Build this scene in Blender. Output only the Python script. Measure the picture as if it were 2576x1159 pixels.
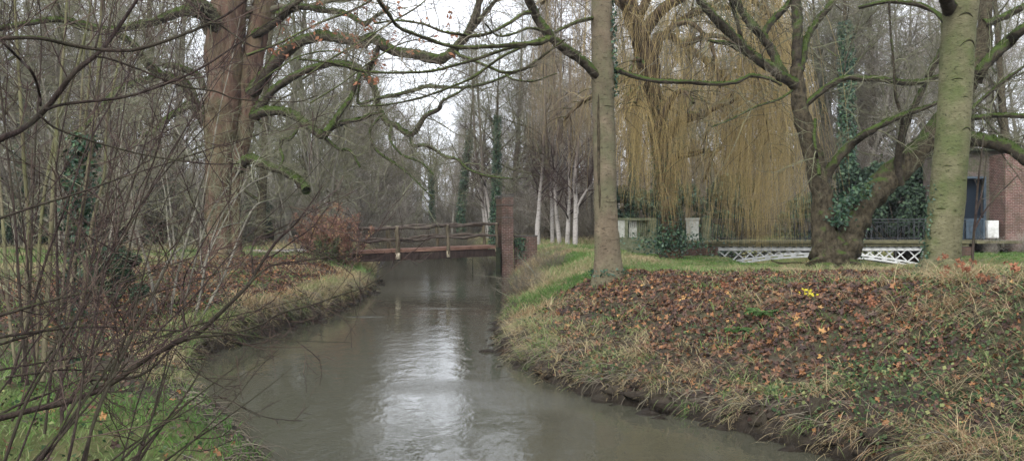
import bpy, math, random
import numpy as np
from math import radians as rad
for o in list(bpy.data.objects): bpy.data.objects.remove(o)
SC = bpy.context.scene
COL = SC.collection
rng = np.random.default_rng(7)
random.seed(7)

# ------------------------------------------------------------------ camera
F = 2230.0; CX = 1287.5; HZ = 565.0; CAMZ = 2.45       # pixel scale of a 2575 px wide picture
cam = bpy.data.cameras.new('camera'); camo = bpy.data.objects.new('camera', cam); COL.objects.link(camo)
camo.location = (0, 0, CAMZ); camo.rotation_euler = (rad(90), 0, 0)
cam.sensor_width = 36; cam.lens = 36 * F / 2575; cam.shift_y = -14.5 / 2575
cam.clip_start = 0.1; cam.clip_end = 3000
SC.camera = camo
# ------------------------------------------------------------------ sky, sun, exposure
wd = bpy.data.worlds.new('World'); SC.world = wd; wd.use_nodes = True
nt = wd.node_tree; nt.nodes.clear()
wo = nt.nodes.new('ShaderNodeOutputWorld'); bg = nt.nodes.new('ShaderNodeBackground')
sky = nt.nodes.new('ShaderNodeTexSky'); sky.sky_type = 'NISHITA'; sky.sun_disc = False
sky.sun_elevation = rad(38); sky.sun_rotation = rad(200); sky.dust_density = 4; sky.air_density = 1.0
hs = nt.nodes.new('ShaderNodeHueSaturation'); hs.inputs['Saturation'].default_value = 0.12; hs.inputs['Value'].default_value = 1.0
mxs = nt.nodes.new('ShaderNodeMixRGB'); mxs.inputs[0].default_value = 0.65; mxs.inputs[2].default_value = (8.3, 8.75, 9.7, 1)
nt.links.new(sky.outputs[0], hs.inputs['Color']); nt.links.new(hs.outputs[0], mxs.inputs[1])
nt.links.new(mxs.outputs[0], bg.inputs[0]); nt.links.new(bg.outputs[0], wo.inputs[0])
bg.inputs[1].default_value = 0.15
sl = bpy.data.lights.new('sun', 'SUN'); sl.energy = 1.3; sl.angle = rad(20); sl.color = (1, .985, .96)
so = bpy.data.objects.new('sun', sl); COL.objects.link(so); so.rotation_euler = (rad(52), 0, rad(-20))
SC.view_settings.view_transform = 'Standard'; SC.view_settings.look = 'None'
SC.view_settings.exposure = 1.0; SC.view_settings.gamma = 1
SC.render.engine = 'CYCLES'
SC.cycles.use_denoising = True; SC.cycles.denoising_input_passes = 'RGB_ALBEDO_NORMAL'; SC.cycles.denoising_prefilter = 'ACCURATE'
SC.cycles.max_bounces = 6; SC.cycles.diffuse_bounces = 3; SC.cycles.glossy_bounces = 3
SC.cycles.transparent_max_bounces = 4; SC.cycles.volume_bounces = 0
SC.cycles.caustics_reflective = False; SC.cycles.caustics_refractive = False
SC.cycles.use_adaptive_sampling = False

# ------------------------------------------------------------------ helpers
def W(u, v, Y): return np.array([(u - CX) * Y / F, Y, CAMZ - (v - HZ) * Y / F])
def norm(a): return a / np.maximum(np.linalg.norm(a, axis=-1, keepdims=True), 1e-9)
def hash2(i, j, s):
    h = np.sin(i * 127.1 + j * 311.7 + s * 74.7) * 43758.5453
    return h - np.floor(h)
def vnoise(x, y, s=0.0):
    i = np.floor(x); j = np.floor(y); f = x - i; g = y - j
    f = f * f * (3 - 2 * f); g = g * g * (3 - 2 * g)
    a = hash2(i, j, s); b = hash2(i + 1, j, s); c = hash2(i, j + 1, s); d = hash2(i + 1, j + 1, s)
    return (a * (1 - f) + b * f) * (1 - g) + (c * (1 - f) + d * f) * g
def fbm(x, y, s=0.0, o=3):
    t = 0; a = .5
    for k in range(o):
        t = t + a * vnoise(x, y, s + k * 3.1); x = x * 2.03 + 5; y = y * 2.03 + 9; a *= .5
    return t / (1 - .5 ** o)
def sst(e0, e1, x):
    t = np.clip((x - e0) / (e1 - e0), 0, 1); return t * t * (3 - 2 * t)

class MB:
    def __init__(s): s.V = []; s.Q = []; s.T = []; s.R = []; s.n = 0
    def add(s, V, Q=None, T=None, R=None):
        V = np.asarray(V, float).reshape(-1, 3)
        if Q is not None and len(Q): s.Q.append(np.asarray(Q, int).reshape(-1, 4) + s.n)
        if T is not None and len(T): s.T.append(np.asarray(T, int).reshape(-1, 3) + s.n)
        s.V.append(V); s.R.append(np.full(len(V), .5) if R is None else np.broadcast_to(np.asarray(R, float), (len(V),)).copy()); s.n += len(V)
    def box(s, c, d, rz=0.0, M=None, R=.5, taper=0.0):
        c = np.array(c, float); h = np.array(d, float) / 2
        v = np.array([[x, y, z] for z in (-1, 1) for y in (-1, 1) for x in (-1, 1)], float)
        v[4:, :2] *= 1 - taper
        v *= h
        if M is not None: v = v @ np.array(M).T
        elif rz:
            cs, sn = math.cos(rz), math.sin(rz); v = np.stack([v[:, 0] * cs - v[:, 1] * sn, v[:, 0] * sn + v[:, 1] * cs, v[:, 2]], 1)
        s.add(v + c, Q=[[0, 2, 3, 1], [4, 5, 7, 6], [0, 1, 5, 4], [2, 6, 7, 3], [0, 4, 6, 2], [1, 3, 7, 5]], R=R)
    def bar(s, a, b, w, h, up=(0, 0, 1), R=.5):
        a = np.array(a, float); b = np.array(b, float); L = np.linalg.norm(b - a); x = (b - a) / L
        y = np.cross(up, x); y /= np.linalg.norm(y); z = np.cross(x, y)
        s.box((a + b) / 2, (L, w, h), M=np.stack([x, y, z], 1), R=R)
    def tubes(s, P, Rd, k=3, rough=0.0, R=None, cap=False):
        P = np.asarray(P, float); Rd = np.asarray(Rd, float)
        if P.ndim == 2: P = P[None]; Rd = Rd[None]
        N, n, _ = P.shape
        T = np.empty_like(P); T[:, 1:-1] = P[:, 2:] - P[:, :-2]; T[:, 0] = P[:, 1] - P[:, 0]; T[:, -1] = P[:, -1] - P[:, -2]
        T = norm(T)
        ref = np.where(np.abs(T[:, 0, 0:1]) < .7, np.array([[1., 0, 0]]), np.array([[0, 1., 0]]))
        U = np.empty_like(P); cur = ref
        for i in range(n):
            cur = norm(cur - (cur * T[:, i]).sum(-1, keepdims=True) * T[:, i]); U[:, i] = cur
        B = np.cross(T, U)
        a = np.arange(k) * 2 * math.pi / k
        rr = Rd[:, :, None] * np.ones(k)
        if rough:
            ph = rng.random(N)[:, None, None] * 50
            ii = np.arange(n)[None, :, None]
            rr = rr * (1 + rough * (vnoise(np.cos(a)[None, None] * 1.6 + ph, np.sin(a)[None, None] * 1.6 + ii * .35, 3.) - .5) * 2 + rough * .5 * (vnoise(np.cos(a)[None, None] * 4 + ph, np.sin(a)[None, None] * 4 + ii * .9, 5.) - .5) * 2)
        V = P[:, :, None] + rr[..., None] * (np.cos(a)[:, None] * U[:, :, None] + np.sin(a)[:, None] * B[:, :, None])
        idx = np.arange(N * n * k).reshape(N, n, k)
        i0 = idx[:, :-1]; i1 = idx[:, 1:]
        Q = np.stack([i0, np.roll(i0, -1, 2), np.roll(i1, -1, 2), i1], -1).reshape(-1, 4)
        r = rng.random(N) if R is None else np.broadcast_to(np.asarray(R, float), (N,))
        V = V.reshape(-1, 3); rv = np.repeat(r, n * k)
        if cap:
            c0 = len(V); V = np.concatenate([V, P[:, 0], P[:, -1]]); rv = np.concatenate([rv, r, r])
            Tt = []
            for q in range(N):
                for j in range(k):
                    Tt.append([c0 + q, idx[q, 0, (j + 1) % k], idx[q, 0, j]]); Tt.append([c0 + N + q, idx[q, -1, j], idx[q, -1, (j + 1) % k]])
            s.add(V, Q=Q, T=Tt, R=rv)
        else: s.add(V, Q=Q, R=rv)
    def tube(s, pts, radii, k=8, rough=0.0, R=.5, cap=False):
        s.tubes(np.array(pts)[None], np.array(radii)[None], k, rough, R, cap)
    def mesh(s, name, origin=(0, 0, 0), smooth=True):
        V = np.concatenate(s.V) - np.array(origin)
        Q = np.concatenate(s.Q) if s.Q else np.zeros((0, 4), int); T = np.concatenate(s.T) if s.T else np.zeros((0, 3), int)
        me = bpy.data.meshes.new(name)
        me.vertices.add(len(V)); me.vertices.foreach_set('co', V.astype(np.float32).ravel())
        nl = len(Q) * 4 + len(T) * 3; me.loops.add(nl)
        me.loops.foreach_set('vertex_index', np.concatenate([Q.ravel(), T.ravel()]).astype(np.int32))
        me.polygons.add(len(Q) + len(T))
        ls = np.concatenate([np.arange(len(Q)) * 4, len(Q) * 4 + np.arange(len(T)) * 3]).astype(np.int32)
        me.polygons.foreach_set('loop_start', ls)
        at = me.attributes.new('rnd', 'FLOAT', 'POINT'); at.data.foreach_set('value', np.concatenate(s.R).astype(np.float32))
        me.update(calc_edges=True)
        me.polygons.foreach_set('use_smooth', np.full(len(me.polygons), smooth))
        return me
    def build(s, name, mat, parent=None, origin=None, smooth=True, loc=None):
        o0 = np.array(origin if origin is not None else (parent['_o'] if parent is not None and '_o' in parent else (0, 0, 0)), float)
        me = s.mesh(name, o0, smooth); me.materials.append(mat)
        ob = bpy.data.objects.new(name, me); COL.objects.link(ob)
        if parent is not None:
            ob.parent = parent
            if '_o' in parent.keys() and parent.type != 'EMPTY': pass
            if parent.type != 'EMPTY': ob.location = o0 - np.array(parent['_o'])
        else: ob.location = o0
        ob['_o'] = [float(q) for q in o0]
        return ob

def tag(o, label=None, cat=None, group=None, kind=None):
    if label: o['label'] = label
    if cat: o['category'] = cat
    if group: o['group'] = group
    if kind: o['kind'] = kind
    return o
def thing(name, loc, label, cat, group=None):
    o = bpy.data.objects.new(name, None); COL.objects.link(o); o.location = [float(q) for q in loc]; o.empty_display_size = .2
    o['_o'] = [float(q) for q in loc]
    return tag(o, label, cat, group)
def dup(root, loc, rz=0, sc=1.0, label=None, group=None):
    r = root.copy(); COL.objects.link(r); r.location = loc; r.rotation_euler = (0, 0, rz); r.scale = (sc, sc, sc) if np.isscalar(sc) else sc
    if label: r['label'] = label
    if group: r['group'] = group
    for ch in list(root.children):
        c = ch.copy(); COL.objects.link(c); c.parent = r
        for g in ch.children:
            d = g.copy(); COL.objects.link(d); d.parent = c
    return r

def smooth_path(pts, sub=5):
    P = np.array(pts, float); n = len(P)
    Q = np.vstack([2 * P[0] - P[1], P, 2 * P[-1] - P[-2]]); out = []
    for i in range(n - 1):
        p0, p1, p2, p3 = Q[i], Q[i + 1], Q[i + 2], Q[i + 3]
        for t in np.arange(sub) / sub:
            out.append(.5 * (2 * p1 + (p2 - p0) * t + (2 * p0 - 5 * p1 + 4 * p2 - p3) * t * t + (3 * p1 - p0 - 3 * p2 + p3) * t ** 3))
    out.append(P[-1]); return np.array(out)
def path3(pts, Y0, Y1=None, sub=5, wob=0.0):
    """picture outline of a limb (u, v, radius px), leaving its tree at depth Y0 and ending at depth Y1 -> world path, radii"""
    Y1 = Y0 if Y1 is None else Y1
    p = smooth_path(pts, sub); n = len(p); t = np.linspace(0, 1, n); Y = Y0 + (Y1 - Y0) * t
    if wob: Y = Y + wob * (vnoise(t * 6, t * 0 + pts[0][0], 2.) - .5) * np.sin(t * math.pi)
    P = np.stack([(p[:, 0] - CX) * Y / F, Y, CAMZ - (p[:, 1] - HZ) * Y / F], 1)
    return P, np.maximum(p[:, 2], .3) * Y / F

def grow(S, D, L, r0, r1, n, wig=.2, trop=(0, 0, 0)):
    N = len(S); P = np.empty((N, n, 3)); P[:, 0] = S; d = norm(D); st = (L / (n - 1))[:, None]; trop = np.array(trop)
    for i in range(1, n):
        d = norm(d + wig * rng.normal(size=(N, 3)) + trop); P[:, i] = P[:, i - 1] + d * st
    t = np.linspace(0, 1, n)[None]; R = r0[:, None] * (1 - t) + r1[:, None] * t if np.ndim(r1) else r0[:, None] * (1 - t) + r1 * t
    return P, R
def spawn(P, R, m, t0=.15, t1=1.0, amin=25, amax=60, upb=0.0):
    """m children per polyline: start, direction, parent radius, t"""
    N, n, _ = P.shape
    t = t0 + (t1 - t0) * (np.arange(m)[None] + rng.random((N, m))) / m
    x = np.clip(t * (n - 1), 0, n - 1.001); i = x.astype(int); f = (x - i)[..., None]; ar = np.arange(N)[:, None]
    S = P[ar, i] * (1 - f) + P[ar, i + 1] * f; T = norm(P[ar, i + 1] - P[ar, i])
    rp = R[ar, i] * (1 - f[..., 0]) + R[ar, i + 1] * f[..., 0]
    q = rng.normal(size=S.shape); q[..., 2] += upb; q = norm(q - (q * T).sum(-1, keepdims=True) * T)
    a = np.radians(amin + (amax - amin) * rng.random((N, m)))[..., None]
    D = np.cos(a) * T + np.sin(a) * q
    return S.reshape(-1, 3), D.reshape(-1, 3), rp.ravel(), t.ravel()

def leaf_quads(mb, C, size, up=None, spread=1.0, aspect=1.0, R=None):
    """small pointed folded leaves (2 quads' worth of tris) at C with random orientation about 'up'"""
    N = len(C); nrm = rng.normal(size=(N, 3)) * spread
    if up is not None: nrm = nrm + up
    nrm = norm(nrm); a = rng.normal(size=(N, 3)); a = norm(a - (a * nrm).sum(-1, keepdims=True) * nrm); b = np.cross(nrm, a)
    s = (size * (0.6 + .8 * rng.random(N)))[:, None]
    p0 = C - a * s * .5; p1 = C + b * s * .38 * aspect + nrm * s * .12; p2 = C + a * s * .55; p3 = C - b * s * .38 * aspect + nrm * s * .12
    V = np.stack([p0, p1, p2, p3], 1).reshape(-1, 3); i = np.arange(N)[:, None] * 4
    mb.add(V, T=np.concatenate([i + [0, 2, 1], i + [0, 3, 2]]), R=np.repeat(rng.random(N) if R is None else R, 4))
def lobed_leaves(mb, C, size, up, spread=.35, lobes=5, R=None, curl=.25):
    """plane / maple leaves lying about: a centre and 2*lobes outline points, curled"""
    N = len(C); nrm = norm(up + rng.normal(size=(N, 3)) * spread)
    a = rng.normal(size=(N, 3)); a = norm(a - (a * nrm).sum(-1, keepdims=True) * nrm); b = np.cross(nrm, a)
    s = size * (.55 + .8 * rng.random(N)); k = lobes * 2
    ang = np.linspace(-2.6, 2.6, k)
    rr = np.where(np.arange(k) % 2 == 0, .30, .55)[None] * (0.85 + .3 * rng.random((N, k))); rr[:, k // 2 - 1: k // 2 + 1] *= 1.1
    z = (rng.random((N, k)) - .35) * curl
    x = np.cos(ang)[None] * rr; y = np.sin(ang)[None] * rr
    V = C[:, None] + s[:, None, None] * (x[..., None] * a[:, None] + y[..., None] * b[:, None] + z[..., None] * nrm[:, None])
    V = np.concatenate([C[:, None] - (s[:, None] * .08)[:, None] * 0, V], 1).reshape(-1, 3)
    i = np.arange(N)[:, None] * (k + 1); T = []
    for j in range(k - 1): T.append(i + [0, 1 + j, 2 + j])
    mb.add(V, T=np.concatenate(T), R=np.repeat(rng.random(N) if R is None else R, k + 1))
def blades(mb, B, H, lean, wid, R=None, n=4, droop=.6):
    """grass blades: tapered ribbons bending over"""
    N = len(B); th = rng.random(N) * 2 * math.pi; side = np.stack([np.cos(th), np.sin(th), 0 * th], 1)
    d = norm(np.stack([lean[:, 0], lean[:, 1], np.ones(N)], 1)); P = [B]; ld = norm(np.stack([lean[:, 0], lean[:, 1], 0 * th], 1) + 1e-6)
    p = B
    for i in range(1, n):
        d = norm(d + ld * droop * i / n - np.array([0, 0, 1.]) * droop * .7 * i / n * np.linalg.norm(lean, axis=1)[:, None]); p = p + d * (H / (n - 1))[:, None]; P.append(p)
    V = []
    for i in range(n):
        w = (wid * (1 - (i / (n - 1)) ** 2 * .95) * .5)[:, None]; V += [P[i] - side * w, P[i] + side * w]
    V = np.stack(V, 1).reshape(-1, 3); b = np.arange(N)[:, None] * 2 * n
    Q = np.concatenate([b + [2 * i, 2 * i + 1, 2 * i + 3, 2 * i + 2] for i in range(n - 1)])
    mb.add(V, Q=Q, R=np.repeat(rng.random(N) if R is None else R, 2 * n))

# ------------------------------------------------------------------ materials
def newmat(name):
    m = bpy.data.materials.new(name); m.use_nodes = True; t = m.node_tree; b = t.nodes['Principled BSDF']; b.inputs['Roughness'].default_value = .85
    b.inputs['Specular IOR Level'].default_value = .06
    return m, t, b
def ramp(t, fac, stops, inter='LINEAR'):
    r = t.nodes.new('ShaderNodeValToRGB'); e = r.color_ramp.elements; r.color_ramp.interpolation = inter
    while len(e) < len(stops): e.new(.5)
    for q, (p, c) in zip(e, stops): q.position = p; q.color = (*c, 1)
    t.links.new(fac, r.inputs[0]); return r.outputs[0]
def nz(t, scale, vec=None, detail=4, rough=.6, dist=0.0, st=None):
    n = t.nodes.new('ShaderNodeTexNoise'); n.inputs['Scale'].default_value = scale; n.inputs['Detail'].default_value = detail; n.inputs['Roughness'].default_value = rough; n.inputs['Distortion'].default_value = dist
    c = t.nodes.new('ShaderNodeTexCoord'); src = vec or c.outputs['Object']
    if st:
        mp = t.nodes.new('ShaderNodeMapping'); mp.inputs['Scale'].default_value = st; t.links.new(src, mp.inputs[0]); src = mp.outputs[0]
    t.links.new(src, n.inputs['Vector']); return n.outputs['Fac']
def math_(t, op, a, b=None, clamp=False):
    m = t.nodes.new('ShaderNodeMath'); m.operation = op; m.use_clamp = clamp
    for i, q in enumerate((a, b)):
        if q is None: continue
        if isinstance(q, (int, float)): m.inputs[i].default_value = q
        else: t.links.new(q, m.inputs[i])
    return m.outputs[0]
def mixc(t, f, a, b):
    m = t.nodes.new('ShaderNodeMixRGB')
    for i, q in enumerate((f, a, b)):
        if isinstance(q, (int, float)): m.inputs[i].default_value = q
        elif isinstance(q, tuple): m.inputs[i].default_value = (*q, 1)
        else: t.links.new(q, m.inputs[i])
    return m.outputs[0]
def bump(t, b, h, st=.5, dist=.02):
    n = t.nodes.new('ShaderNodeBump'); n.inputs['Strength'].default_value = st; n.inputs['Distance'].default_value = dist
    t.links.new(h, n.inputs['Height']); t.links.new(n.outputs[0], b.inputs['Normal'])
def bark(name, dark, light, moss=0.0, mosscol=((.028, .042, .012), (.062, .088, .022)), scale=6, stretch=.25, alg=None, algamt=0.0, horiz=False, lo=.35, hi=.65, spots=0.0):
    m, t, b = newmat(name)
    st = (1, 1, 5) if horiz else (1, 1, stretch)
    f = nz(t, scale, st=st, detail=6, rough=.7); col = ramp(t, f, [(lo, dark), (hi, light)])
    f2 = nz(t, 1.2, detail=3)
    if alg: col = mixc(t, math_(t, 'MULTIPLY', ramp(t, f2, [(.42, (0, 0, 0)), (.6, (1, 1, 1))]), algamt), col, alg)
    if spots:
        col = mixc(t, math_(t, 'MULTIPLY', ramp(t, nz(t, 1.1, st=(1, 1, .35), detail=4, rough=.7), [(.45, (0, 0, 0)), (.62, (1, 1, 1))]), .55), col, tuple(q * .62 for q in light))
        col = mixc(t, math_(t, 'MULTIPLY', ramp(t, nz(t, 9, st=(1, 1, 2.2), detail=5, rough=.75), [(.56, (0, 0, 0)), (.64, (1, 1, 1))]), spots), col, tuple(q * .35 for q in dark))
        col = mixc(t, math_(t, 'MULTIPLY', ramp(t, nz(t, 26, st=(.35, .35, 1.6), detail=3), [(.60, (0, 0, 0)), (.68, (1, 1, 1))]), spots * .7), col, tuple(q * .5 for q in dark))
    if moss > 0:
        g = t.nodes.new('ShaderNodeNewGeometry'); sx = t.nodes.new('ShaderNodeSeparateXYZ'); t.links.new(g.outputs['Normal'], sx.inputs[0])
        n3 = nz(t, 3.5, detail=5, rough=.75)
        k = math_(t, 'ADD', math_(t, 'MULTIPLY', sx.outputs[2], .9), math_(t, 'MULTIPLY', math_(t, 'SUBTRACT', n3, .5), 2.2))
        k = math_(t, 'ADD', k, moss - .75); k = math_(t, 'MULTIPLY', k, 3.0, True)
        mc = ramp(t, nz(t, 14, detail=5, rough=.8), [(.3, mosscol[0]), (.7, mosscol[1])])
        col = mixc(t, k, col, mc)
    t.links.new(col, b.inputs['Base Color'])
    bump(t, b, math_(t, 'ADD', f, math_(t, 'MULTIPLY', nz(t, scale * 5, st=st, detail=4), .5)), .9, .05)
    return m
def rndmat(name, stops, rough=.7, trans=0.0, inter='LINEAR', spec=.07):
    m, t, b = newmat(name); a = t.nodes.new('ShaderNodeAttribute'); a.attribute_name = 'rnd'
    c = ramp(t, a.outputs['Fac'], stops, inter)
    c = mixc(t, .35, c, mixc(t, nz(t, 30, detail=3), (0, 0, 0), c)) if name.startswith('leaf') else c
    t.links.new(c, b.inputs['Base Color']); b.inputs['Roughness'].default_value = rough; b.inputs['Specular IOR Level'].default_value = spec
    if trans:
        tr = t.nodes.new('ShaderNodeBsdfTranslucent'); t.links.new(c, tr.inputs[0]); mx = t.nodes.new('ShaderNodeMixShader'); mx.inputs[0].default_value = trans
        t.links.new(b.outputs[0], mx.inputs[1]); t.links.new(tr.outputs[0], mx.inputs[2]); t.links.new(mx.outputs[0], t.nodes['Material Output'].inputs[0])
    return m
def brickmat(name, c1, c2, mortar, scale=1.0, stain=(.04, .05, .02), stainamt=.5):
    m, t, b = newmat(name); tc = t.nodes.new('ShaderNodeTexCoord'); sp = t.nodes.new('ShaderNodeSeparateXYZ'); t.links.new(tc.outputs['Object'], sp.inputs[0])
    cb = t.nodes.new('ShaderNodeCombineXYZ'); t.links.new(math_(t, 'ADD', sp.outputs[0], sp.outputs[1]), cb.inputs[0]); t.links.new(sp.outputs[2], cb.inputs[1])
    br = t.nodes.new('ShaderNodeTexBrick'); t.links.new(cb.outputs[0], br.inputs[0]); br.inputs['Scale'].default_value = scale
    br.inputs['Color1'].default_value = (*c1, 1); br.inputs['Color2'].default_value = (*c2, 1); br.inputs['Mortar'].default_value = (*mortar, 1)
    br.inputs['Brick Width'].default_value = .22; br.inputs['Row Height'].default_value = .075; br.inputs['Mortar Size'].default_value = .007; br.inputs['Bias'].default_value = 0
    f = nz(t, 1.6, detail=6, rough=.75); c = mixc(t, math_(t, 'MULTIPLY', ramp(t, f, [(.42, (0, 0, 0)), (.62, (1, 1, 1))]), stainamt), br.outputs[0], stain)
    c = mixc(t, math_(t, 'MULTIPLY', ramp(t, nz(t, 9, detail=4), [(.45, (0, 0, 0)), (.7, (1, 1, 1))]), .45), c, tuple(x * .45 for x in c1))
    t.links.new(c, b.inputs['Base Color']); bump(t, b, math_(t, 'SUBTRACT', nz(t, 20), br.outputs['Fac']), .6, .01); return m

M = {}
M['brown_bark'] = bark('brown_bark', (.04, .025, .019), (.15, .092, .067), .10, scale=5, stretch=.2, alg=(.10, .11, .05), algamt=.35)
M['moss_limb'] = bark('moss_limb', (.018, .015, .012), (.068, .056, .040), .74, scale=8, stretch=1)
M['moss_thin'] = bark('moss_thin', (.018, .017, .011), (.065, .058, .034), .60, scale=8, stretch=1, mosscol=((.04, .05, .015), (.085, .11, .03)))
M['smooth_bark'] = bark('smooth_bark', (.075, .058, .04), (.18, .145, .098), .08, scale=2.8, alg=(.085, .092, .05), algamt=.65, spots=.8, stretch=.7, lo=.3, hi=.7)
M['green_bark'] = bark('green_bark', (.070, .068, .036), (.165, .152, .090), .14, scale=2.6, alg=(.072, .090, .034), algamt=.8, spots=.8, stretch=1.6, lo=.3, hi=.7)
M['rough_bark'] = bark('rough_bark', (.020, .017, .011), (.088, .072, .047), .46, scale=9, stretch=.7)
M['grey_bark'] = bark('grey_bark', (.08, .072, .058), (.21, .195, .155), .20, scale=6, mosscol=((.05, .06, .03), (.09, .11, .05)))
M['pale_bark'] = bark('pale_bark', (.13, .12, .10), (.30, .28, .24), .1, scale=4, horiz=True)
M['birch_bark'] = bark('birch_bark', (.07, .06, .055), (.38, .35, .32), .02, scale=5, horiz=True, lo=.36, hi=.46)
_t = M['birch_bark'].node_tree; _b = _t.nodes['Principled BSDF']; _c = _b.inputs['Base Color'].links[0].from_socket
_g = _t.nodes.new('ShaderNodeNewGeometry'); _s = _t.nodes.new('ShaderNodeSeparateXYZ'); _t.links.new(_g.outputs['Position'], _s.inputs[0])
_k = math_(_t, 'DIVIDE', math_(_t, 'SUBTRACT', _s.outputs[2], 3.2), 3.5, True)      # young upper birch bark is brown, not white
_t.links.new(mixc(_t, _k, _c, (.13, .105, .085)), _b.inputs['Base Color'])
M['willow_bark'] = bark('willow_bark', (.03, .022, .014), (.12, .088, .055), .28, scale=7, stretch=.3)
M['yellow_stem'] = bark('yellow_stem', (.055, .048, .03), (.145, .125, .08), .02, scale=5, alg=(.11, .115, .05), algamt=.6)
M['shrub_bark'] = bark('shrub_bark', (.018, .013, .012), (.060, .043, .037), .05, scale=20, alg=(.07, .07, .04), algamt=.4)
M['twig'] = rndmat('twig', [(0, (.075, .062, .05)), (.5, (.12, .10, .075)), (1, (.17, .155, .11))])
M['twig_green'] = rndmat('twig_green', [(0, (.08, .07, .05)), (.5, (.13, .125, .08)), (1, (.18, .185, .11))])
M['twig_red'] = rndmat('twig_red', [(0, (.022, .014, .014)), (.5, (.048, .031, .028)), (1, (.09, .066, .05))])
M['twig_lichen'] = rndmat('twig_lichen', [(0, (.08, .075, .045)), (.5, (.14, .135, .085)), (1, (.22, .22, .15))])
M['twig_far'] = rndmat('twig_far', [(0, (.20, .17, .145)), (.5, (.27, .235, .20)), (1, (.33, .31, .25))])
M['willow_strand'] = rndmat('willow_strand', [(0, (.19, .14, .075)), (.5, (.35, .265, .12)), (1, (.50, .385, .17))], trans=.15)
M['willow_brown'] = rndmat('willow_brown', [(0, (.14, .11, .075)), (.5, (.22, .175, .11)), (1, (.30, .24, .14))], trans=.1)
M['fallen'] = rndmat('leaf_fallen', [(0, (.032, .020, .017)), (.3, (.065, .037, .029)), (.58, (.12, .064, .040)), (.84, (.18, .088, .046)), (.97, (.30, .14, .058)), (1, (.42, .25, .09))], rough=.5, spec=.18)
M['orange_leaf'] = rndmat('leaf_orange', [(0, (.20, .085, .05)), (1, (.40, .19, .11))], trans=.3)
M['ivy'] = rndmat('leaf_ivy', [(0, (.016, .040, .025)), (.6, (.034, .078, .042)), (1, (.08, .14, .06))], rough=.45, spec=.3)
M['ground_ivy'] = rndmat('leaf_ground_ivy', [(0, (.028, .052, .024)), (.6, (.065, .105, .045)), (.9, (.16, .20, .08)), (1, (.28, .29, .12))], trans=.2)
M['evergreen'] = rndmat('leaf_evergreen', [(0, (.022, .040, .026)), (.6, (.042, .070, .042)), (1, (.075, .11, .06))], rough=.5)
M['red_bush_leaf'] = rndmat('leaf_bush', [(0, (.20, .11, .085)), (.7, (.36, .20, .145)), (1, (.40, .30, .14))], trans=.25)
M['grass'] = rndmat('grass', [(0, (.06, .12, .03)), (.30, (.11, .19, .05)), (.48, (.18, .21, .09)), (.56, (.26, .22, .12)), (.85, (.36, .29, .17)), (1, (.24, .15, .08))], rough=.6, trans=.25)
M['yellow_leaf'] = rndmat('leaf_yellow', [(0, (.45, .38, .03)), (1, (.7, .6, .08))], trans=.3)
M['fern'] = rndmat('leaf_fern', [(0, (.05, .10, .03)), (1, (.11, .19, .06))], trans=.3)

# terrain material: grass mask held in 'rnd' (0 mud, 1 lawn)
m, t, b = newmat('ground'); a = t.nodes.new('ShaderNodeAttribute'); a.attribute_name = 'rnd'
tcg = t.nodes.new('ShaderNodeNewGeometry').outputs['Position']
mud = ramp(t, nz(t, 5, tcg, detail=8, rough=.7), [(.3, (.022, .017, .013)), (.7, (.085, .068, .052))])
gr = ramp(t, nz(t, 1.3, tcg, detail=8, rough=.75), [(.3, (.06, .09, .03)), (.5, (.12, .13, .05)), (.7, (.20, .17, .09))])
k = math_(t, 'ADD', a.outputs['Fac'], math_(t, 'MULTIPLY', math_(t, 'SUBTRACT', nz(t, 3, tcg, detail=6), .5), .8), True)
spz = t.nodes.new('ShaderNodeSeparateXYZ'); t.links.new(tcg, spz.inputs[0])
wet = math_(t, 'MULTIPLY', math_(t, 'ADD', math_(t, 'SUBTRACT', .20, spz.outputs[2]), math_(t, 'MULTIPLY', math_(t, 'SUBTRACT', nz(t, 4, tcg), .5), .5)), 5.0, True)
t.links.new(mixc(t, wet, mixc(t, k, mud, gr), (.026, .021, .016)), b.inputs['Base Color']); t.links.new(math_(t, 'SUBTRACT', .8, math_(t, 'MULTIPLY', wet, .45)), b.inputs['Roughness'])
bump(t, b, nz(t, 9, tcg, detail=8, rough=.75), 1.0, .10); M['ground'] = m
# water
m, t, b = newmat('water'); b.inputs['Base Color'].default_value = (.046, .045, .031, 1); b.inputs['Roughness'].default_value = .03; b.inputs['IOR'].default_value = 1.33; b.inputs['Specular IOR Level'].default_value = .5
g = t.nodes.new('ShaderNodeNewGeometry').outputs['Position']
w1 = nz(t, 3.2, g, detail=3, rough=.55, st=(1, .55, 1), dist=.3); w2 = nz(t, 14, g, detail=3, rough=.6, st=(1, .5, 1)); w3 = nz(t, .5, g, detail=2)
msk = ramp(t, nz(t, .32, g, detail=3, dist=1.0), [(.42, (.25, .25, .25)), (.68, (1, 1, 1))])
h = math_(t, 'ADD', math_(t, 'MULTIPLY', w1, 1.0), math_(t, 'MULTIPLY', w2, math_(t, 'MULTIPLY', msk, .55)))
sw = t.nodes.new('ShaderNodeSeparateXYZ'); t.links.new(g, sw.inputs[0]); w4 = nz(t, 22, g, detail=3, rough=.6, st=(.8, 1, 1), dist=.5)
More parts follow.
